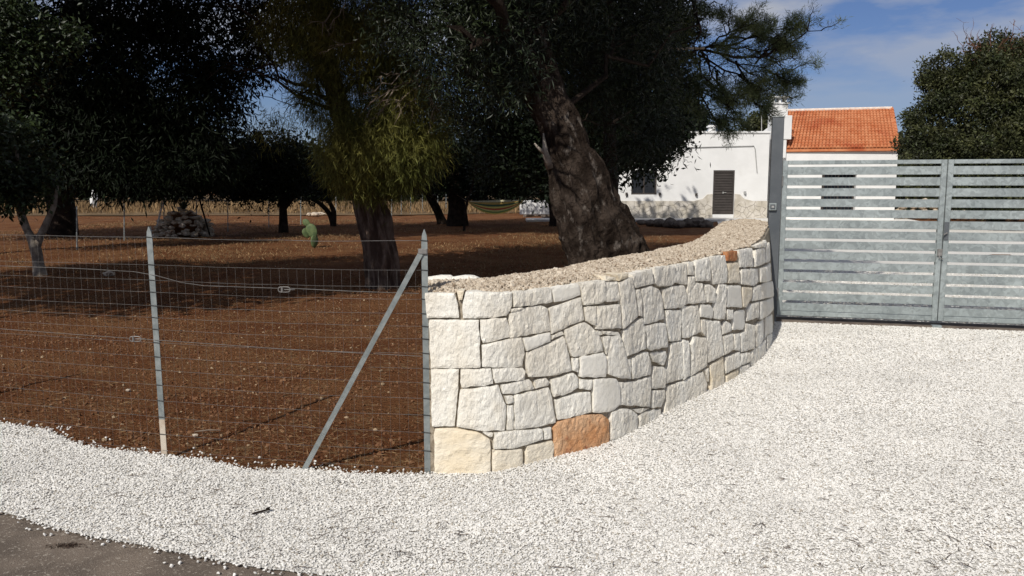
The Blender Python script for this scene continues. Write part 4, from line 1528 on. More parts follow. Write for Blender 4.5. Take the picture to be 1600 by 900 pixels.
def T_post(base, tilt, foot=None):
    ax = Vector((tilt[0], tilt[1], 1)).normalized()
    b = Vector(base)
    # T section: flange facing the road, web behind
    mb = MB()
    a0 = 0.0
    sec = [(-0.0165, -0.003), (0.0165, -0.003), (0.0165, 0.003), (0.003, 0.0035), (0.003, 0.030), (-0.003, 0.030), (-0.003, 0.0035), (-0.0165, 0.003)]
    levels = [(-0.1, 1), (0.22 if foot else 0.6, 1), (1.29, 1), (1.335, 0.75), (HT, 0.12)]
    st0 = 0
    def seg(lv, name, mt_):
        m_ = MB()
        V = []
        for h, s in lv:
            for (x, y) in sec:
                V.append(b + ax * h + Vector((x * s, y, 0)))
        k = len(sec)
        Fc = []
        for i in range(len(lv) - 1):
            for j in range(k):
                Fc.append((i * k + j, i * k + (j + 1) % k, (i + 1) * k + (j + 1) % k, (i + 1) * k + j))
        Fc.append(tuple(range(k))[::-1])
        Fc.append(tuple(range((len(lv) - 1) * k, len(lv) * k)))
        m_.add(V, Fc)
        return child(m_.build(name, mt_, None), fence)
    if foot:
        po = seg(levels[1:], 'post', M['zinc'])
        fo = seg(levels[:2], 'post_foot', M['zinc_dirty'])
    else:
        po = seg([levels[0]] + levels[2:], 'post', M['zinc'])
    return b, ax


posts = [T_post(p0, (0, 0)), T_post(p1, (-0.012, 0), True), T_post(p2, (0.0, 0.0))]
hs = [1.305, 1.145, 1.055, 0.985, 0.905, 0.835, 0.765, 0.685, 0.60, 0.52, 0.43, 0.335, 0.235, 0.13, 0.03]


def at(i, h):
    b_, ax = posts[i]
    return b_ + ax * h + Vector((0, -0.006, 0))


for i in (0, 1):
    for k, h in enumerate(hs):
        mb = MB()
        a, b_ = at(i, h), at(i + 1, h)
        pts = []
        for q in range(9):
            t = q / 8
            p = a + (b_ - a) * t
            sg = 0.006 * math.sin(math.pi * t) * (1 + random.random())
            pts.append(p + Vector((0, random.uniform(-0.003, 0.003), -sg)))
        mb.tube(pts, 0.0008 if k else 0.0013, 4, cap=False)
        child(mb.build('wire_strand', M['wire'], None), fence)
for i, skip in ((0, 0), (1, 1)):
    mb = MB()
    a, b_ = at(i, 0), at(i + 1, 0)
    L = (b_ - a).length
    nvw = int(L / 0.052)
    for k in range(1, nvw):
        t = k / nvw
        zt = hs[skip]
        pts = [at(i, h) + (at(i + 1, h) - at(i, h)) * (t + random.uniform(-0.0015, 0.0015)) + Vector((0, 0, -0.009 * math.sin(math.pi * t))) for h in (zt, 0.75, 0.4, 0.03)]
        mb.tube(pts, 0.00034, 3, cap=False)
    o = child(mb.build('mesh_wires', M['wire'], None), fence)
    o['kind'] = 'stuff'
for i in (1, 2):
    for h in hs[:-1]:
        mb = MB()
        b_, ax = posts[i]
        c = b_ + ax * h
        mb.tube([c + Vector((-0.021, -0.006, 0.002)), c + Vector((0.021, -0.006, -0.002)), c + Vector((0.016, 0.022, 0)), c + Vector((-0.016, 0.022, 0)), c + Vector((-0.021, -0.006, 0.002))], 0.0024, 4, cap=False)
        child(mb.build('tie', M['tie'], None), fence)
# brace
mb = MB()
bt = posts[2][0] + Vector((-0.02, -0.012, 1.235))
bb = G(468, 733)
bb.z = -0.05
ax = (bt - bb).normalized()
rot = Vector((0, 0, 1)).rotation_difference(ax).to_matrix()
mb.box((bt + bb) / 2, (0.028, 0.004, (bt - bb).length), rot)
mb.box((bt + bb) / 2 + rot @ Vector((-0.0125, 0.0145, 0)), (0.004, 0.024, (bt - bb).length), rot)
child(mb.build('brace', M['zinc'], None), fence)
mb = MB()
mb.box(bt + Vector((0.012, 0.004, 0.012)), (0.05, 0.02, 0.03))
child(mb.build('brace_bolt', M['wire'], None, bevel=0.004), fence)
# tension wires with strainers
for (pa, pb_, sx_, sy_, i) in [((0, 415), (650, 462), 445, 452, 1)]:
    Yf = p1.y
    def onf(px, py):
        # on the fence plane
        r = ray(px, py)
        A, B = (p0, p1) if px < 245 else (p1, p2)
        nx_, ny_ = (B - A).y, -(B - A).x
        t = (A.x * nx_ + A.y * ny_) / (r.x * nx_ + r.y * ny_)
        return Vector((r.x * t, r.y * t - 0.012, CAM_Z + r.z * t))
    for path in ([(-200, 412), (0, 415), (120, 419), (210, 424), (245, 430), (285, 441), (320, 446), (436, 450)], [(454, 450), (560, 455), (655, 458)],
                 [(-200, 500), (0, 513), (120, 522), (205, 528)], [(222, 529), (250, 531), (450, 545), (660, 556)]):
        mb = MB()
        mb.tube([onf(*q) for q in path], 0.0016, 4, cap=False)
        child(mb.build('tension_wire', M['wire'], None), fence)
    for (cx_, cy_) in ((445, 452), (213, 529)):
        mb = MB()
        c = onf(cx_, cy_)
        ring = [c + Vector((0.033 * math.copysign(abs(math.cos(a)) ** 0.5, math.cos(a)), 0, 0.015 * math.copysign(abs(math.sin(a)) ** 0.7, math.sin(a)))) for a in np.linspace(0, 2 * math.pi, 17)]
        mb.tube(ring, 0.003, 5, cap=False)
        mb.tube([c + Vector((-0.012, 0, -0.016)), c + Vector((-0.012, 0, 0.016))], 0.007, 6)
        mb.tube([c + Vector((0.0, 0, 0)), c + Vector((0.06, 0, 0))], 0.003, 5)
        child(mb.build('wire_strainer', M['wire'], None), fence)

# ------------------------------------------------------------------ far garden fence
ffpts = [(120, 389, 322), (194, 374, 309), (256, 368, 306), (307, 364, 306), (356, 361, 312), (420, 354, 306), (470, 349, 306), (525, 345, 306), (572, 341, 304), (612, 337, 303), (627, 335, 303), (642, 334, 303), (660, 333, 303), (684, 332, 303), (697, 331, 303), (720, 330, 303)]
ff = thing('garden_fence', G(120, 389), 'thin grey posts and wires of the far boundary fence across the back of the orchard', 'fence')
tops = []
for (x, y, yt) in ffpts:
    g = G(x, y)
    t = D(x, yt, g.y)
    mb = MB()
    mb.tube([g - Vector((0, 0, 0.05)), Vector((t.x, g.y, t.z))], 0.018 if y > 350 else 0.025, 6)
    child(mb.build('post', M['zinc'], None), ff)
    tops.append((g, t.z))
for fr in (0.95, 0.55):
    mb = MB()
    mb.tube([Vector((g.x, g.y - 0.02, tz * fr)) for g, tz in tops], 0.0028, 3, cap=False)
    child(mb.build('wire_strand', M['wire'], None), ff)
for (a, b_) in [((257, 305), (243, 358)), ((310, 306), (328, 362))]:
    mb = MB()
    Y_ = G(256, 368).y - 0.3
    mb.tube([D(a[0], a[1], Y_), D(b_[0], b_[1] + 6, Y_)], 0.028, 6)
    o = child(mb.build('brace', M['plaster'] if a[0] == 257 else M['dark_bark'], None), ff)
    o['label'] = 'pale slanted brace pole' if a[0] == 257 else 'dark slanted brace pole'


# ------------------------------------------------------------------ rocks
def rock_obj(name, c, r, seed, mat, parent=None, sub=2):
    bmm = bmesh.new()
    bmesh.ops.create_icosphere(bmm, subdivisions=sub, radius=1)
    rr_ = random.Random(seed)
    rz = Matrix.Rotation(rr_.uniform(0, 6.28), 3, 'Z')
    for v_ in bmm.verts:
        q = v_.co.copy()
        f_ = 1 + 0.38 * noise.noise(q * 1.3 + Vector((seed * 3.1, 0, seed))) + 0.14 * noise.noise(q * 3 + Vector((0, seed, 0)))
        q = Vector((q.x * r[0] * f_, q.y * r[1] * f_, q.z * r[2] * f_))
        v_.co = rz @ q + (Vector(c) if parent is not None else Vector((0, 0, 0)))
    me = bpy.data.meshes.new(name)
    bmm.to_mesh(me)
    bmm.free()
    o = link(name, me, None, mat)
    if parent is not None:
        child(o, parent)
    else:
        o.location = c
    return o


pc = G(288, 368)
pile = thing('rockery', pc, 'round heap of pale field stones carrying an agave, near the far fence', 'rock heap')
sd = 0
for lvl, (rad_, cnt) in enumerate([(0.86, 24), (0.80, 22), (0.74, 19), (0.66, 17), (0.50, 12), (0.34, 8), (0.10, 3)]):
    for k in range(cnt):
        a = 2 * math.pi * (k + 0.5 * (lvl % 2)) / cnt + random.uniform(-0.1, 0.1)
        sd += 1
        rock_obj('stone', pc + Vector((math.cos(a) * (rad_ + random.uniform(-0.10, 0.09)), math.sin(a) * (rad_ + random.uniform(-0.10, 0.09)) * 0.9, 0.06 + lvl * 0.128 + random.uniform(-0.05, 0.05))),
                 (random.uniform(0.07, 0.17), random.uniform(0.07, 0.13), random.uniform(0.04, 0.09)), sd, M['rock'], pile)
# rockery earth filling
rock_obj('earth_fill', pc + Vector((0, 0, 0.3)), (0.52, 0.48, 0.46), 99, M['earth'], pile)


def agave(loc, s, n, label, seed):
    t = thing('agave', loc, label, 'plant')
    r = random.Random(seed)
    for k in range(n):
        a = 2 * math.pi * k / n * 2.4 + r.uniform(-0.2, 0.2)
        el = r.uniform(0.25, 1.25)
        d = Vector((math.cos(a) * math.cos(el), math.sin(a) * math.cos(el), math.sin(el)))
        sd_ = Vector((-math.sin(a), math.cos(a), 0))
        L = s * r.uniform(0.7, 1.1)
        V = []
        for q, wd in ((0, 0.05), (0.35, 0.065), (0.7, 0.04), (1.0, 0.003)):
            c = Vector(loc) + d * L * q + Vector((0, 0, -0.10 * s * q * q))
            up_ = sd_.cross(d)
            V += [c - sd_ * wd * s * 2 + up_ * 0.01, c - up_ * 0.03 * s * (1 - q), c + sd_ * wd * s * 2 + up_ * 0.01]
        Fc = []
        for i in range(3):
            for j in range(2):
                Fc.append((i * 3 + j, i * 3 + j + 1, (i + 1) * 3 + j + 1, (i + 1) * 3 + j))
        mb = MB()
        mb.add(V, Fc)
        child(mb.build('leaf', M['agave'], None), t)
    return t


agave(pc + Vector((0.05, -0.1, 0.86)), 0.42, 13, 'spiky agave growing on top of the stone heap', 3)

# prickly pear
cp = G(488, 386)
ct_ = thing('prickly_pear', cp, 'single young prickly pear cactus with a few green pads on the bare earth', 'cactus')


def pad(c, w_, h_, th, tilt, yaw, lbl=None, mat='cactus'):
    bmm = bmesh.new()
    bmesh.ops.create_icosphere(bmm, subdivisions=3, radius=1)
    R = Matrix.Rotation(yaw, 3, 'Z') @ Matrix.Rotation(tilt, 3, 'Y')
    for v_ in bmm.verts:
        q = v_.co
        f_ = 1.0 + 0.16 * q.z
        v_.co = R @ Vector((q.x * w_ * f_, q.y * th, q.z * h_)) + Vector(c)
    me = bpy.data.meshes.new('pad')
    bmm.to_mesh(me)
    bmm.free()
    for pl in me.polygons: pl.use_smooth = True
    return child(link('pad', me, None, M[mat]), ct_)


pad(cp + Vector((0.06, 0, 0.15)), 0.13, 0.18, 0.04, 0.15, 1.0)
pad(cp + Vector((0.00, 0, 0.42)), 0.14, 0.20, 0.035, -0.35, 0.1)
pad(cp + Vector((-0.13, 0.0, 0.63)), 0.085, 0.12, 0.03, -0.75, 0.1)
pad(cp + Vector((-0.17, 0.09, 0.36)), 0.10, 0.14, 0.03, -0.35, 0.5)

# rocks in front of the houses
for k, (x, y, s) in enumerate([(1016, 352, 0.24), (1030, 353, 0.30), (1046, 354, 0.34), (1060, 355, 0.28), (1074, 354, 0.32), (1090, 354, 0.36), (1103, 355, 0.30), (1002, 350, 0.2)]):
    o = rock_obj('boulder', G(x, y) + Vector((0, 0, s * 0.35)), (s, s * 0.8, s * 0.62), 200 + k, M['dark_rock'])
    nm_ = ['second', 'third', 'fourth', 'fifth', 'fourth from the right', 'third from the right', 'second from the right', 'leftmost'][k] if False else ['second from the left', 'third from the left', 'fourth from the left', 'fourth from the right', 'third from the right', 'second from the right', 'rightmost', 'leftmost'][[0, 1, 2, 3, 4, 5, 6, 7][k]]
    tag(o, 'dark boulder, ' + nm_ + ' in the row edging the white house terrace', 'boulder', 'dark boulders edging the house terrace')
for k, (x, y, s) in enumerate([(826, 338, 0.34), (840, 337, 0.42), (854, 339, 0.38)]):
    o = rock_obj('boulder', G(x, y) + Vector((0, 0, s * 0.35)), (s * 1.2, s * 0.8, s * 0.7), 220 + k, M['dark_rock'])
    tag(o, ['leftmost', 'middle and largest', 'rightmost'][k] + ' dark boulder of the three just left of the leaning trunk', 'boulder', 'dark boulders beyond the hammock')
for k, (x, y, s) in enumerate([(371, 337, 0.26), (364, 337, 0.2), (493, 338, 0.24), (500, 336, 0.2), (485, 337, 0.16)]):
    o = rock_obj('field_stone', G(x + (120 if x < 400 else 0), y) + Vector((0, 0, s * 0.3)), (s * 1.3, s * 0.8, s * 0.5), 240 + k, M['rock'])
    tag(o, ['large pale field stone', 'small pale field stone', 'pale field stone', 'low pale field stone', 'smallest pale field stone'][k] + [' left of the others by the far fence', ' touching the leftmost stone by the far fence', ' in the middle under the two stemmed tree', ' at the right end under the two stemmed tree', ' just left of the stems of the two stemmed tree'][k], 'stone', 'pale field stones by the far fence')
o = rock_obj('white_marker_stone', D(147, 311, 52), (0.25, 0.2, 0.6), 260, M['plaster'])
tag(o, 'small pointed white stone standing in the dry field', 'stone')
# low white wall beyond the hammock
lw = MB()
lw.box(D(842, 321, 40) + Vector((0, 0, -0.1)), (1.9, 0.3, 0.7))
tag(lw.build('low_white_wall', M['plaster'], None, bevel=0.02), 'low white wall glimpsed beyond the hammock', 'wall')

# stones and bits on the near earth and gravel
for k, (x, y, s, lb) in enumerate([(200, 608, 0.020, 'pale stone on the earth left of the first fence post'), (305, 678, 0.017, 'pale stone on the earth just right of the first fence post'),
                                   (171, 428, 0.10, 'flat pale stone near the foot of the forked young tree')]):
    o = rock_obj('garden_stone', G(x, y) + Vector((0, 0, s * 0.1 - 0.01)), (s * 1.4, s, s * 0.6), 280 + k, M['rock'], sub=1)
    tag(o, lb, 'stone')
mb = MB()
sc_ = G(408, 799, 0.02)
rot = Matrix.Rotation(0.45, 3, 'Z') @ Matrix.Rotation(-0.1, 3, 'Y')
mb.box((0, 0, 0), (0.085, 0.013, 0.006), rot)
mb.box(rot @ Vector((0.035, 0.008, 0.004)), (0.02, 0.012, 0.004), rot)
o = mb.build('bark_piece', M['dark_bark'], None, bevel=0.0015)
o.location = sc_
tag(o, 'dark flat strip of bark lying on the white gravel', 'bark strip')
# twigs and leaf litter on the gravel
mb = MB()
r = random.Random(12)
for k in range(1100):
    px = r.uniform(0, 1600)
    py = r.uniform(520, 895)
    g = G(px, py)
    if not pip(g.x, g.y, [(p.x, p.y) for p in grav_poly]): continue
    a = r.uniform(0, 6.28)
    L = r.uniform(0.010, 0.045) if r.random() < 0.85 else r.uniform(0.05, 0.09)
    d = Vector((math.cos(a), math.sin(a), 0)) * L / 2
    c = g + Vector((0, 0, 0.017))
    mb.tube([c - d, c + Vector((r.uniform(-1, 1), r.uniform(-1, 1), 0.2)) * L * 0.12, c + d], [0.0009, 0.0020, 0.0010], 3)
o = mb.build('twig_litter', M['bark'], None)
tag(o, 'thin dry twigs scattered over the white gravel', 'twigs', kind='stuff')
for k, (x, y, L, a, lb) in enumerate([(325, 672, 0.16, 0.2, 'thick brown stick lying on the earth near the brace foot'), (60, 672, 0.22, -0.35, 'long thin straw-coloured stick at the earth edge on the left')]):
    mb = MB()
    d = Vector((math.cos(a), math.sin(a), 0)) * L / 2
    mb.tube([-d, Vector((0.004, 0.006, 0.004)), d], [0.004, 0.006, 0.003] if k == 0 else [0.002, 0.003, 0.001], 6)
    o = mb.build('stick', M['deadwood'], None)
    o.location = G(x, y) + Vector((0, 0, -0.005))
    tag(o, lb, 'stick')
# dark stain / leaf heap on the road
n = 260
sp_ = G(103, 851)
X = sp_.x + RNG.normal(0, 0.035, n)
Y = sp_.y + RNG.normal(0, 0.014, n)
blades('leaf_scraps', X, Y, np.full(n, -0.004), RNG.uniform(0.006, 0.02, n), RNG.uniform(0.002, 0.005, n), M['bark'], 'small smear of dark leaf scraps on the asphalt', 'leaf scraps', 1.0, 9, True)

# ------------------------------------------------------------------ hammock
Yh = 32.0
hc = D(775, 330, Yh)
hm = thing('hammock', (hc.x, Yh, 0.4), 'striped yellow, green and red hammock slung between the orchard trees', 'hammock')
cols = [(0.42, 0.30, 0.07), (0.10, 0.15, 0.04), (0.40, 0.33, 0.12), (0.32, 0.06, 0.03), (0.45, 0.36, 0.10), (0.05, 0.09, 0.05), (0.42, 0.28, 0.08), (0.48, 0.44, 0.30)]
hm_m = [material('hammock_cloth', tuple(min(0.8, v * 1.7) for v in c), tuple(v * 1.4 for v in c), scale=8, rough=0.95) for c in cols]
A, B = D(731, 315, Yh), D(819, 313, Yh)
nw = 8
for s in range(nw):
    V = []
    Fc = []
    for i in range(17):
        t = i / 16
        c = A + (B - A) * t
        sag = math.sin(math.pi * t) ** 0.8
        wd = 0.10 + 0.34 * sag
        for j in (0, 1):
            u = (s + j) / nw * 2 - 1
            V.append(Vector((c.x, c.y + u * wd, c.z - 0.30 * sag + (0.27 * u + 0.06 * u * u) * sag)))
    for i in range(16):
        Fc.append((i * 2, i * 2 + 1, i * 2 + 3, i * 2 + 2))
    mb = MB()
    mb.add(V, Fc)
    o = mb.build('cloth_stripe', hm_m[s], None, smooth=True)
    md = o.modifiers.new('thickness', 'SOLIDIFY')
    md.thickness = 0.006
    child(o, hm)
for (e, a_) in ((A, D(713, 304, Yh + 0.6)), (B, D(862, 292, Yh))):
    mb = MB()
    for k in range(4):
        mb.tube([e + Vector((0, (k - 1.5) * 0.05, 0)), a_], 0.010, 4, cap=False)
    child(mb.build('rope', M['deadwood'], None), hm)
# post tree that carries its right end (hidden by the leaning trunk)
small_tree('orchard_tree', 'dark orchard tree half hidden by the leaning trunk, at the right end of the hammock', (866, 346), 32,
           [[(866, 352, 9), (865, 330, 7), (862, 300, 6), (866, 250, 4)]], [(870, 240, 0.4, 50, 45, 140)], M['leaf_dark'], M['dark_bark'], 56)

# ------------------------------------------------------------------ white house
Y1 = 38.0
hp = D(1090, 343, Y1)
h1 = thing('white_house', (hp.x, Y1, 0), 'flat-roofed white house with a brown louvred door and a stone skirting', 'house')


def XZ(px, py, Y=Y1):
    p = D(px, py, Y)
    return p.x, p.z


x0, _ = XZ(880, 300)
x1, zt = XZ(1203, 205)
dx0, dzt = XZ(1115, 266)
dx1, dzb = XZ(1146, 335)
wx0, wzt = XZ(987, 266)
wx1, wzb = XZ(1026, 304)
# wall with real openings: panels around door and window
mb = MB()


def panel(mb, xa, xb, za, zb, Y, th=0.3):
    if xb - xa < 1e-3 or zb - za < 1e-3: return
    mb.box(((xa + xb) / 2, Y + th / 2, (za + zb) / 2), (xb - xa, th, zb - za))


def wall_with_holes(mb, xa, xb, za, zb, Y, holes, th=0.3):
    xs_ = sorted({xa, xb} | {h[0] for h in holes} | {h[1] for h in holes})
    for a, b_ in zip(xs_[:-1], xs_[1:]):
        hs_ = [h for h in holes if h[0] <= a and h[1] >= b_]
        if not hs_:
            panel(mb, a, b_, za, zb, Y, th)
        else:
            h = hs_[0]
            panel(mb, a, b_, za, h[2], Y, th)
            panel(mb, a, b_, h[3], zb, Y, th)


def grid_wall(name, xa, xb, za, zb, Y, holes, mat, parent, depth=0.22):
    """one continuous wall face with reveals"""
    xs_ = sorted({xa, xb} | {h[0] for h in holes} | {h[1] for h in holes})
    zs_ = sorted({za, zb} | {h[2] for h in holes} | {h[3] for h in holes})
    mb = MB()
    for a, b_ in zip(xs_[:-1], xs_[1:]):
        for c, d in zip(zs_[:-1], zs_[1:]):
            mx_, mz_ = (a + b_) / 2, (c + d) / 2
            if any(h[0] < mx_ < h[1] and h[2] < mz_ < h[3] for h in holes): continue
            mb.add([(a, Y, c), (b_, Y, c), (b_, Y, d), (a, Y, d)], [(0, 1, 2, 3)])
    for (a, b_, c, d) in holes:
        mb.add([(a, Y, c), (a, Y + depth, c), (a, Y + depth, d), (a, Y, d)], [(0, 1, 2, 3)])
        mb.add([(b_, Y, c), (b_, Y, d), (b_, Y + depth, d), (b_, Y + depth, c)], [(0, 1, 2, 3)])
        mb.add([(a, Y, d), (a, Y + depth, d), (b_, Y + depth, d), (b_, Y, d)], [(0, 1, 2, 3)])
        mb.add([(a, Y, c), (b_, Y, c), (b_, Y + depth, c), (a, Y + depth, c)], [(0, 1, 2, 3)])
    # sides, back, roof
    mb.add([(xa, Y, za), (xa, Y, zb), (xa, Y + 8, zb), (xa, Y + 8, za)], [(0, 1, 2, 3)])
    mb.add([(xb, Y, za), (xb, Y + 8, za), (xb, Y + 8, zb), (xb, Y, zb)], [(0, 1, 2, 3)])
    mb.add([(xa, Y + 8, za), (xa, Y + 8, zb), (xb, Y + 8, zb), (xb, Y + 8, za)], [(0, 1, 2, 3)])
    mb.add([(xa, Y, zb), (xb, Y, zb), (xb, Y + 8, zb), (xa, Y + 8, zb)], [(0, 1, 2, 3)])
    return child(mb.build(name, mat, None), parent)


dh = (dx0, dx1, max(dzb, 0.1), dzt)
wh = (wx0, wx1, wzb, wzt)
grid_wall('wall', x0, x1, -0.1, zt - 0.10, Y1, [dh, wh], M['plaster'], h1)
mb = MB()
mb.box(((x0 + x1) / 2, Y1 + 0.1, zt - 0.05), (x1 - x0 + 0.08, 0.32, 0.10))
child(mb.build('parapet_cap', M['plaster'], None, bevel=0.015), h1)
# door: frame, leaf with louvres
d = thing('door', (dx0, Y1, 0), None, None)
del_keys = [k for k in d.keys()]
for k in del_keys: del d[k]
bpy.data.objects.remove(d)
mb = MB()
cz = (dh[2] + dh[3]) / 2
mb.box(((dx0 + dx1) / 2, Y1 + 0.10, cz), (dx1 - dx0 - 0.02, 0.03, dh[3] - dh[2] - 0.02))
door = child(mb.build('door', M['shutter'], None), h1)


def sub(o, parent_mesh, root):
    """sub-part: parent is a mesh whose own local space equals the root offset"""
    o.parent = parent_mesh
    return o


for sx2 in (dx0 + 0.035, dx1 - 0.035):
    mb = MB()
    mb.box((sx2, Y1 + 0.055, cz), (0.07, 0.06, dh[3] - dh[2] - 0.004))
    sub(mb.build('frame', M['shutter'], None), door, h1)
for zz2, hh in ((dh[3] - 0.045, 0.08), (dh[2] + 0.06, 0.10), (dh[2] + 1.0, 0.12)):
    mb = MB()
    mb.box(((dx0 + dx1) / 2, Y1 + 0.057, zz2), (dx1 - dx0 - 0.15, 0.05, hh))
    sub(mb.build('rail', M['shutter'], None), door, h1)
zl = dh[2] + 0.14
while zl < dh[3] - 0.1:
    if abs(zl - dh[2] - 1.0) > 0.09:
        mb = MB()
        mb.box(((dx0 + dx1) / 2, Y1 + 0.06, zl), (dx1 - dx0 - 0.15, 0.012, 0.062), Matrix.Rotation(-0.6, 3, 'X'))
        sub(mb.build('louvre', M['shutter'], None), door, h1)
    zl += 0.075
mb = MB()
mb.box(((dx0 + dx1) / 2 - 0.02, Y1 + 0.02, dh[2] + 1.02), (0.05, 0.04, 0.09))
mb.tube([((dx0 + dx1) / 2 + 0.0, Y1 + 0.0, dh[2] + 1.02), ((dx0 + dx1) / 2 + 0.13, Y1 - 0.01, dh[2] + 1.02)], 0.013, 6)
sub(mb.build('handle', M['cable'], None), door, h1)
# window
mb = MB()
cz = (wh[2] + wh[3]) / 2
mb.box(((wx0 + wx1) / 2, Y1 + 0.16, cz), (wx1 - wx0, 0.02, wh[3] - wh[2]))
win = child(mb.build('window', M['glass'], None), h1)
for (cx_, cz_, sx_, sz_) in [(wx0 + 0.035, cz, 0.07, wh[3] - wh[2]), (wx1 - 0.035, cz, 0.07, wh[3] - wh[2]), ((wx0 + wx1) / 2, wh[3] - 0.035, wx1 - wx0 - 0.14, 0.07),
                             ((wx0 + wx1) / 2, wh[2] + 0.035, wx1 - wx0 - 0.14, 0.07), ((wx0 + wx1) / 2, cz, 0.07, wh[3] - wh[2] - 0.14)]:
    mb = MB()
    mb.box((cx_, Y1 + 0.12, cz_), (sx_, 0.05, sz_))
    sub(mb.build('frame', M['shutter'], None), win, h1)
# stone skirting of irregular pieces
sk_t = XZ(1090, 314)[1]
skirt = MB()
for a, b_ in ((x0, dx0 - 0.01), (dx1 + 0.01, x1)):
    skirt.box(((a + b_) / 2, Y1 - 0.02, sk_t / 2 - 0.02), (b_ - a, 0.04, sk_t + 0.04))
sk = child(skirt.build('stone_skirting', M['dado'], None), h1)
rr = random.Random(9)
pieces = []


def vcell(i, S):
    px_, py_ = S[i]
    P_ = [(px_ - 0.5, py_ - 0.5), (px_ + 0.5, py_ - 0.5), (px_ + 0.5, py_ + 0.5), (px_ - 0.5, py_ + 0.5)]
    for j_, (qx, qy) in enumerate(S):
        if j_ == i or abs(qx - px_) > 0.9 or abs(qy - py_) > 0.9: continue
        nx_, ny_ = qx - px_, qy - py_
        L_ = math.hypot(nx_, ny_)
        c_ = L_ / 2 - 0.012
        nx_, ny_ = nx_ / L_, ny_ / L_
        out_ = []
        for k_ in range(len(P_)):
            A_, B_ = P_[k_ - 1], P_[k_]
            da = (A_[0] - px_) * nx_ + (A_[1] - py_) * ny_ - c_
            db = (B_[0] - px_) * nx_ + (B_[1] - py_) * ny_ - c_
            if (da < 0) != (db < 0):
                t_ = da / (da - db)
                out_.append((A_[0] + (B_[0] - A_[0]) * t_, A_[1] + (B_[1] - A_[1]) * t_))
            if db < 0: out_.append(B_)
        P_ = out_
        if len(P_) < 3: return None
    return P_


for a, b_ in ((x0 + 3.0, dx0 - 0.02), (dx1 + 0.02, x1)):
    S = []
    nx2, nz2 = int((b_ - a) / 0.27), 4
    for i in range(nx2):
        for j in range(nz2):
            S.append((a + (i + 0.5 + rr.uniform(-0.42, 0.42)) * (b_ - a) / nx2, (j + 0.5 + rr.uniform(-0.42, 0.42)) * sk_t / nz2))
    for i in range(len(S)):
        P_ = vcell(i, S)
        if not P_: continue
        P_ = [(min(max(x, a), b_), min(max(z, 0.0), sk_t - 0.004)) for x, z in P_]
        pieces.append(P_)
print('skirting pieces', len(pieces))
for V in pieces:
    mb = MB()
    k = len(V)
    mb.add([(p[0], Y1 - 0.055, p[1]) for p in V] + [(p[0], Y1 - 0.039, p[1]) for p in V],
           [tuple(range(k))] + [(i, i + k, (i + 1) % k + k, (i + 1) % k) for i in range(k)])
    sub(mb.build('stone', M['dado_stone'], None), sk, h1)
# swoop of skirting beside the door
mb = MB()
for sgn, xx_ in ((-1, dx0 - 0.02), (1, dx1 + 0.02)):
    V = [(xx_, Y1 - 0.05, sk_t), (xx_ + sgn * 0.85, Y1 - 0.05, sk_t), (xx_ + sgn * 0.45, Y1 - 0.05, sk_t + 0.10), (xx_ + sgn * 0.25, Y1 - 0.05, sk_t + 0.30), (xx_, Y1 - 0.05, sk_t + 0.33)]
    V2 = [(p[0], Y1 - 0.002, p[2]) for p in V]
    k = 5
    mb.add(V + V2, [tuple(range(k)) if sgn < 0 else tuple(range(k))[::-1]] + [(i, i + k, (i + 1) % k + k, (i + 1) % k) for i in range(k)])
child(mb.build('skirting_flare', M['dado_stone'], None), h1)
# conduit, wall fittings, step
mb = MB()
a = D(1060, 231, Y1 - 0.03)
c = D(1178, 228, Y1 - 0.03)
c2 = D(1180, 233, Y1 - 0.03)
e = D(1183, 270, Y1 - 0.03)
mb.tube([a, D(1120, 229.5, Y1 - 0.03), c, c2, e], 0.022, 6)
child(mb.build('conduit', M['cable'], None), h1)
for (px, py) in ((1164, 301), (1088, 304), (1031, 303), (979, 303)):
    mb = MB()
    p = D(px, py, Y1 - 0.05)
    mb.box(p, (0.10, 0.10, 0.13))
    mb.box(p + Vector((0, -0.05, -0.05)), (0.07, 0.06, 0.03))
    child(mb.build('wall_fitting', M['cable'] if px > 1100 else M['shutter'], None, bevel=0.01), h1)
mb = MB()
mb.box((D(1020, 340, Y1).x, Y1 - 0.9, 0.03), (12.0, 1.7, 0.12))
o = mb.build('terrace', M['paving'], None, bevel=0.02)
tag(o, kind='structure')
# little vents on the roof
for px in (1108, 1116):
    pass
mb = MB()
mb.box(D(1112, 203, Y1 + 5), (0.34, 0.3, 0.5))
mb.box(D(1112, 198, Y1 + 5), (0.46, 0.4, 0.08))
child(mb.build('roof_vent', M['plaster'], None, bevel=0.01), h1)
mb = MB()
mb.tube([D(1190, 205, Y1 + 1), D(1190, 180, Y1 + 1)], 0.02, 5)
child(mb.build('aerial_pole', M['cable'], None), h1)

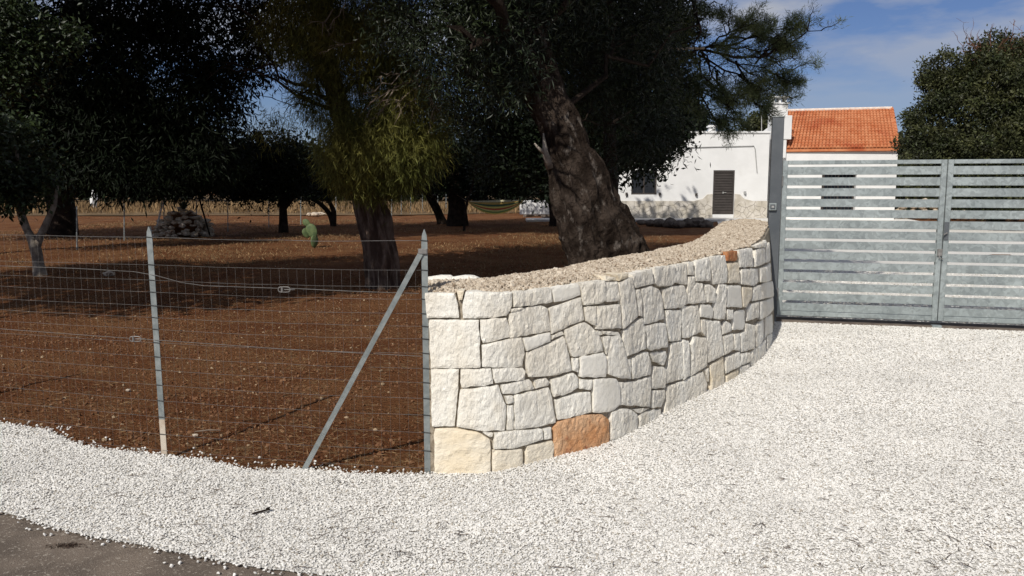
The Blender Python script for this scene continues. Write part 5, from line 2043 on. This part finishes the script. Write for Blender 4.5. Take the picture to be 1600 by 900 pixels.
# ------------------------------------------------------------------ tiled house
Ye = 38.6
h2 = thing('tiled_house', (D(1300, 340, Ye).x, Ye, 0), 'white house with an orange clay tile roof and a white chimney, seen behind the gate', 'house')
eL, eR = D(1212, 233, Ye), D(1404, 231, Ye - 0.9)
rL, rR = D(1228, 174, 42.2), D(1393, 170, 41.6)
wz = 3.36
wl0, wr0 = D(1200, 240, Ye + 0.5), D(1396, 240, Ye - 0.3)
wbx0, wbt = D(1279, 273, Ye + 0.2).x, D(1279, 273, Ye + 0.2).z
wbx1, wbb = D(1326, 336, Ye + 0.2).x, D(1326, 336, Ye + 0.2).z
Yw = Ye + 0.06
grid = MB()
xa, xb = wl0.x, wr0.x
zb_ = min(eL.z, eR.z) - 0.02
WY = lambda x: Ye + 0.07 + (-0.80) * (x - eL.x) / (eR.x - eL.x)
for a, b_, c, d in [(xa, wbx0, -0.1, zb_), (wbx1, xb, -0.1, zb_), (wbx0, wbx1, -0.1, wbb), (wbx0, wbx1, wbt, zb_)]:
    grid.add([(a, WY(a), c), (b_, WY(b_), c), (b_, WY(b_), d), (a, WY(a), d)], [(0, 1, 2, 3)])
dp = 0.2
grid.add([(wbx0, WY(wbx0), wbb), (wbx0, WY(wbx0) + dp, wbb), (wbx0, WY(wbx0) + dp, wbt), (wbx0, WY(wbx0), wbt)], [(0, 1, 2, 3)])
grid.add([(wbx1, WY(wbx1), wbb), (wbx1, WY(wbx1) + dp, wbb), (wbx1, WY(wbx1) + dp, wbt), (wbx1, WY(wbx1), wbt)], [(0, 1, 2, 3)])
grid.add([(wbx0, WY(wbx0), wbt), (wbx0, WY(wbx0) + dp, wbt), (wbx1, WY(wbx1) + dp, wbt), (wbx1, WY(wbx1), wbt)], [(0, 1, 2, 3)])
grid.add([(wbx0, WY(wbx0), wbb), (wbx0, WY(wbx0) + dp, wbb), (wbx1, WY(wbx1) + dp, wbb), (wbx1, WY(wbx1), wbb)], [(0, 1, 2, 3)])
ridge_z = (rL.z + rR.z) / 2 - 0.12
yb_ = 45.5
sxr = rR.x - 0.25
grid.add([(xb, WY(xb), -0.1), (xb + 1.6, yb_, -0.1), (xb + 1.6, yb_, zb_), (sxr, 41.7, ridge_z), (xb, WY(xb), zb_)], [(0, 1, 2, 3, 4)])
grid.add([(xa, Yw, -0.1), (xa, yb_, -0.1), (xa, yb_, zb_), (rL.x, 42.0, ridge_z), (xa, Yw, zb_)], [(0, 1, 2, 3, 4)])
grid.add([(xa, yb_, -0.1), (xb + 1.6, yb_, -0.1), (xb + 1.6, yb_, zb_), (xa, yb_, zb_)], [(0, 1, 2, 3)])
child(grid.build('wall', M['plaster'], None), h2)
Yw = WY((wbx0 + wbx1) / 2)
mb = MB()
mb.box(((wbx0 + wbx1) / 2, Yw + 0.16, (wbb + wbt) / 2), (wbx1 - wbx0, 0.02, wbt - wbb))
win = child(mb.build('window', M['glass'], None), h2)
for q in (0.03, 0.5, 0.97):
    mb = MB()
    mb.box((wbx0 + (wbx1 - wbx0) * q, Yw + 0.10, (wbb + wbt) / 2), (0.06, 0.05, wbt - wbb))
    sub(mb.build('frame', M['shutter'], None), win, h2)
for q in range(9):
    mb = MB()
    mb.tube([(wbx0 + (wbx1 - wbx0) * (q + 0.5) / 9, Yw + 0.04, wbb), (wbx0 + (wbx1 - wbx0) * (q + 0.5) / 9, Yw + 0.04, wbt)], 0.012, 4)
    sub(mb.build('window_bar', M['shutter'], None), win, h2)
# roof bed
mb = MB()
bk = 3.8
bL, bR = Vector((rL.x, rL.y + bk, eL.z)), Vector((rR.x + 0.8, rR.y + bk, eL.z))
dn = Vector((0, 0, -0.09))
mb.add([eL + dn * 0.3, eR + dn * 0.3, rR + dn * 0.3, rL + dn * 0.3, bR, bL], [(0, 1, 2, 3), (3, 2, 4, 5)])
mb.add([eL + dn * 1.4, eR + dn * 1.4, rR + dn * 1.4, rL + dn * 1.4], [(3, 2, 1, 0)])
mb.add([eL + dn * 0.3, eR + dn * 0.3, eR + dn * 1.4, eL + dn * 1.4], [(0, 3, 2, 1)])
mb.add([eR + dn * 0.3, rR + dn * 0.3, rR + dn * 1.4, eR + dn * 1.4], [(0, 3, 2, 1)])
roof = child(mb.build('roof', M['tile'], None), h2)
# barrel tiles in courses
NC, NR = 34, 15
mb = MB()
slope_n = (eR - eL).cross(rL - eL).normalized()
if slope_n.z < 0: slope_n = -slope_n
for r_ in range(NR):
    for c_ in range(NC):
        u0, u1_ = c_ / NC, (c_ + 1) / NC
        v0, v1_ = r_ / NR, min(1.0, (r_ + 1.12) / NR)
        def rp(u, v):
            return (eL + (eR - eL) * u) * (1 - v) + (rL + (rR - rL) * u) * v
        a = rp(u0, v0); b_ = rp(u1_, v0); c = rp(u1_, v1_); d = rp(u0, v1_)
        wv = (b_ - a)
        wd = wv.length
        jit = random.uniform(-0.006, 0.006)
        V = []
        for (s0, s1_, lift, shr) in ((a, b_, 0.030 + jit, 1.0), (d, c, 0.004 + jit, 0.86)):
            for k in range(5):
                an = math.pi * k / 4
                t = 0.5 - math.cos(an) * 0.46 * shr
                V.append(s0 + (s1_ - s0) * t + slope_n * (lift + math.sin(an) * wd * 0.34 * shr))
        Fc = [(k, k + 1, k + 6, k + 5) for k in range(4)] + [(0, 1, 2, 3, 4)]
        mb.add(V, Fc)
o = mb.build('roof_tiles', M['tile'], None)
o.parent = roof
o['kind'] = 'stuff'
# ridge tiles
for k in range(NC):
    a = rL + (rR - rL) * (k / NC) + Vector((0, 0, 0.02))
    b_ = rL + (rR - rL) * ((k + 1.1) / NC) + Vector((0, 0, 0.04))
    mb = MB()
    mb.tube([a, b_], [0.10, 0.085], 8)
    o = mb.build('ridge_tile', M['ridge'], None)
    o.parent = roof
# verge of the right gable
for k in range(12):
    a = eR + (rR - eR) * (k / 12)
    b_ = eR + (rR - eR) * ((k + 1.1) / 12)
    mb = MB()
    mb.tube([a + Vector((0.02, 0, 0.05)), b_ + Vector((0.02, 0, 0.03))], [0.085, 0.07], 7)
    o = mb.build('verge_tile', M['tile'], None)
    o.parent = roof
# gutter board under the eave
mb = MB()
mb.box((eL + eR) / 2 + Vector((0, 0.05, -0.11)), ((eR - eL).length, 0.05, 0.10), Vector((1, 0, 0)).rotation_difference((eR - eL).normalized()).to_matrix())
child(mb.build('eave_board', material('brown_eave', (0.22, 0.09, 0.05), (0.28, 0.12, 0.07), rough=0.8), None), h2)
mb = MB()
mb.tube([wr0 + Vector((0.12, 0.2, 0)), Vector((wr0.x + 0.12, wr0.y + 0.2, 0))], 0.05, 8)
child(mb.build('downpipe', M['plaster'], None), h2)
# chimney
Yc = 38.4
mb = MB()
ca, cb = D(1208, 150, Yc), D(1230, 216, Yc)
mb.box(((ca.x + cb.x) / 2, Yc + 0.35, (D(1218, 162, Yc).z + 2.9) / 2), (cb.x - ca.x, 0.6, D(1218, 162, Yc).z - 2.9))
ch = child(mb.build('chimney', M['plaster'], None, bevel=0.015), h2)
ca2, cb2 = D(1216, 182, Yc), D(1233, 216, Yc)
mb = MB()
mb.box(((ca2.x + cb2.x) / 2 + 0.06, Yc + 0.40, (ca2.z + cb2.z) / 2), (cb2.x - ca2.x + 0.1, 0.8, ca2.z - cb2.z + 0.1))
mb.build('chimney_base', M['plaster'], None, bevel=0.015).parent = ch
zc = D(1218, 162, Yc).z
mb = MB()
mb.box(((ca.x + cb.x) / 2, Yc + 0.35, zc + 0.03), (cb.x - ca.x + 0.12, 0.72, 0.07))
for sx_ in (-0.27, 0, 0.27):
    mb.box(((ca.x + cb.x) / 2 + sx_, Yc + 0.35, zc + 0.17), (0.08, 0.5, 0.22))
mb.box(((ca.x + cb.x) / 2, Yc + 0.35, zc + 0.32), (cb.x - ca.x + 0.14, 0.74, 0.07))
mb.build('chimney_cap', M['plaster'], None).parent = ch

# ------------------------------------------------------------------ gate
GZ0, GZ1 = 0.085, 1.885


def gp_(d_, z_, off=0.0):
    return gate_L + gd * d_ + gn * off + Vector((0, 0, z_))


gr_rot = Vector((1, 0, 0)).rotation_difference(gd).to_matrix()


def gate_box(d0_, d1_, z0_, z1_, th, off, name, mat, parent, bevel=0.0, tilt=0.0):
    mb = MB()
    rr_ = gr_rot @ Matrix.Rotation(tilt, 3, 'X')
    mb.box(gp_((d0_ + d1_) / 2, (z0_ + z1_) / 2, off), (d1_ - d0_, th, z1_ - z0_), rr_)
    o = mb.build(name, mat, None, bevel=bevel)
    return child(o, parent)


def dgate(px):
    # distance along the gate line of a survey direction at mid height
    r = ray(px, 400)
    nx_, ny_ = gd.y, -gd.x
    t = (gate_L.x * nx_ + gate_L.y * ny_) / (r.x * nx_ + r.y * ny_)
    return (Vector((r.x * t, r.y * t, 0)) - gate_L).dot(gd)


dA, dC = dgate(1217), dgate(1470.5)
leafW = dC - dA


def gate_leaf(d0_, d1_, label, lock=False):
    t = thing('gate_leaf', gp_(d0_, 0), label, 'gate', 'two leaves of the driveway gate')
    fw_ = 0.058
    gate_box(d0_, d0_ + fw_, GZ0, GZ1, 0.05, 0, 'stile', M['sheet'], t, 0.004)
    gate_box(d1_ - fw_, d1_, GZ0, GZ1, 0.05, 0, 'stile', M['sheet'], t, 0.004)
    gate_box(d0_ + fw_, d1_ - fw_, GZ1 - 0.045, GZ1, 0.048, 0, 'top_rail', M['sheet'], t, 0.004)
    gate_box(d0_ + fw_, d1_ - fw_, GZ0, GZ0 + 0.055, 0.048, 0, 'bottom_rail', M['sheet'], t, 0.004)
    n_ = 14
    za, zb2 = GZ0 + 0.055, GZ1 - 0.045
    pitch = (zb2 - za) / n_
    for k in range(n_):
        z0_ = za + pitch * k + 0.004
        gate_box(d0_ + fw_ - 0.004, d1_ - fw_ + 0.004, z0_, z0_ + pitch - 0.031, 0.022, 0.004 + random.uniform(-0.0015, 0.0015), 'slat', M['sheet'], t, 0.002, tilt=random.uniform(-0.015, 0.015))
    return t


gl = gate_leaf(dA, dC - 0.004, 'left leaf of the galvanised slatted gate, hung beside the tall grey pillar')
gr2 = gate_leaf(dC + 0.004, dC + leafW + 0.01, 'right leaf of the galvanised slatted gate, carrying the lock plate')
# lock plate, latch, drop bolt
gate_box(dC + 0.006, dC + 0.052, 1.00, 1.20, 0.012, 0.032, 'lock_plate', M['pillar'], gr2, 0.003)
mb = MB()
mb.tube([gp_(dC + 0.03, 1.08, 0.035), gp_(dC + 0.03, 1.08, 0.06), gp_(dC - 0.01, 1.06, 0.075)], 0.007, 6)
child(mb.build('handle', M['wire'], None), gr2)
gate_box(dC - 0.05, dC + 0.0, 0.82, 0.90, 0.02, 0.035, 'latch', M['wire'], gl, 0.003)
mb = MB()
mb.tube([gp_(dC - 0.03, 0.86, 0.04), gp_(dC - 0.03, 0.80, 0.05), gp_(dC + 0.01, 0.79, 0.05)], 0.006, 6)
child(mb.build('latch_loop', M['wire'], None), gl)
gate_box(dC - 0.05, dC + 0.05, 0.0, 0.035, 0.07, 0.0, 'stop_plate', M['sheet'], gl, 0.004)
# dark strip laid under the gate, its colour standing in for shade
mb = MB()
mb.box(gp_(leafW, 0.014, -0.10), (leafW * 2.2, 0.26, 0.024), gr_rot)
o = mb.build('gate_shade_strip', M['dark_rock'], None)
tag(o, 'dark flat strip on the gravel standing in for the shade under the gate', 'rail')
# pillar
pl_ = thing('gate_pillar', gp_(dA - 0.09, 0), 'tall square dark grey steel pillar between the stone wall and the gate', 'pillar')
dp0, dp1 = dgate(1198), dgate(1217) - 0.006
hp_ = D(1208, 184, gp_(dp0, 0).y).z
gate_box(dp0, dp1, -0.05, hp_, 0.13, -0.01, 'pillar_body', M['pillar'], pl_, 0.004)
gate_box(dp0 - 0.006, dp1 + 0.006, hp_, hp_ + 0.012, 0.146, -0.01, 'pillar_cap', M['zinc'], pl_, 0.003)
for zz2 in (0.35, 1.65):
    mb = MB()
    c = gp_(dp1 + 0.004, zz2, 0.03)
    mb.tube([c - Vector((0, 0, 0.06)), c + Vector((0, 0, 0.06))], 0.013, 8)
    child(mb.build('hinge', M['wire'], None), pl_)
ib = thing('intercom_box', gp_(dp0 - 0.01, 1.37, 0.08), 'small square grey keypad box fixed on the gate pillar', 'intercom')
zi = D(1203, 323, gp_(dp0, 0).y - 0.07).z
di = dgate(1203.5)
gate_box(di - 0.042, di + 0.042, zi - 0.042, zi + 0.042, 0.035, 0.075, 'casing', M['sheet'], ib, 0.006)
gate_box(di - 0.028, di + 0.028, zi - 0.028, zi + 0.028, 0.006, 0.0945, 'keypad', M['pillar'], ib, 0.002)
gate_box(di - 0.014, di + 0.014, zi - 0.012, zi + 0.012, 0.004, 0.0985, 'button', M['cable'], ib, 0.001)

# ------------------------------------------------------------------ beyond the gate on the right
ds = thing('dry_stone_wall', G(1500, 340), 'low brown dry stone wall seen through the gaps of the gate under the oak', 'wall')
rr = random.Random(77)
for lvl in range(4):
    x = 17.2 + 0.2 * (lvl % 2)
    while x < 31:
        s = rr.uniform(0.18, 0.32)
        rock_obj('stone', Vector((x, 40 - (x - 17) * 0.5 + rr.uniform(-0.05, 0.05), 0.12 + lvl * 0.24)), (s, 0.2, 0.15), rr.randint(0, 9999), M['rock'], ds, sub=1)
        x += s * 1.75
hd = Crown(95)
for k in range(10):
    hd.blob((19 + k * 1.5, 42 - k * 0.5, 1.8), (1.1, 0.8, 1.5), 60, 16, 0.25, 0.12, spread=0.3)
t = hd.build('clipped_hedge', M['leaf_oak'])
tag(t, 'dark hedge behind the dry stone wall, glimpsed through the gate slats', 'hedge')
ey = MB()
ey.tube([Vector((19.0, 39, 3.95)), Vector((30, 37, 4.15)), Vector((42, 35, 4.4))], 0.012, 4)
tag(ey.build('overhead_cable', M['tie'], None), 'thin dark overhead cable running from the tiled house into the oak', 'cable')
ntri = sum(len(o.data.loops) - 2 * len(o.data.polygons) for o in bpy.data.objects if o.type == 'MESH')
print('objects', len(bpy.data.objects), 'triangles', ntri)
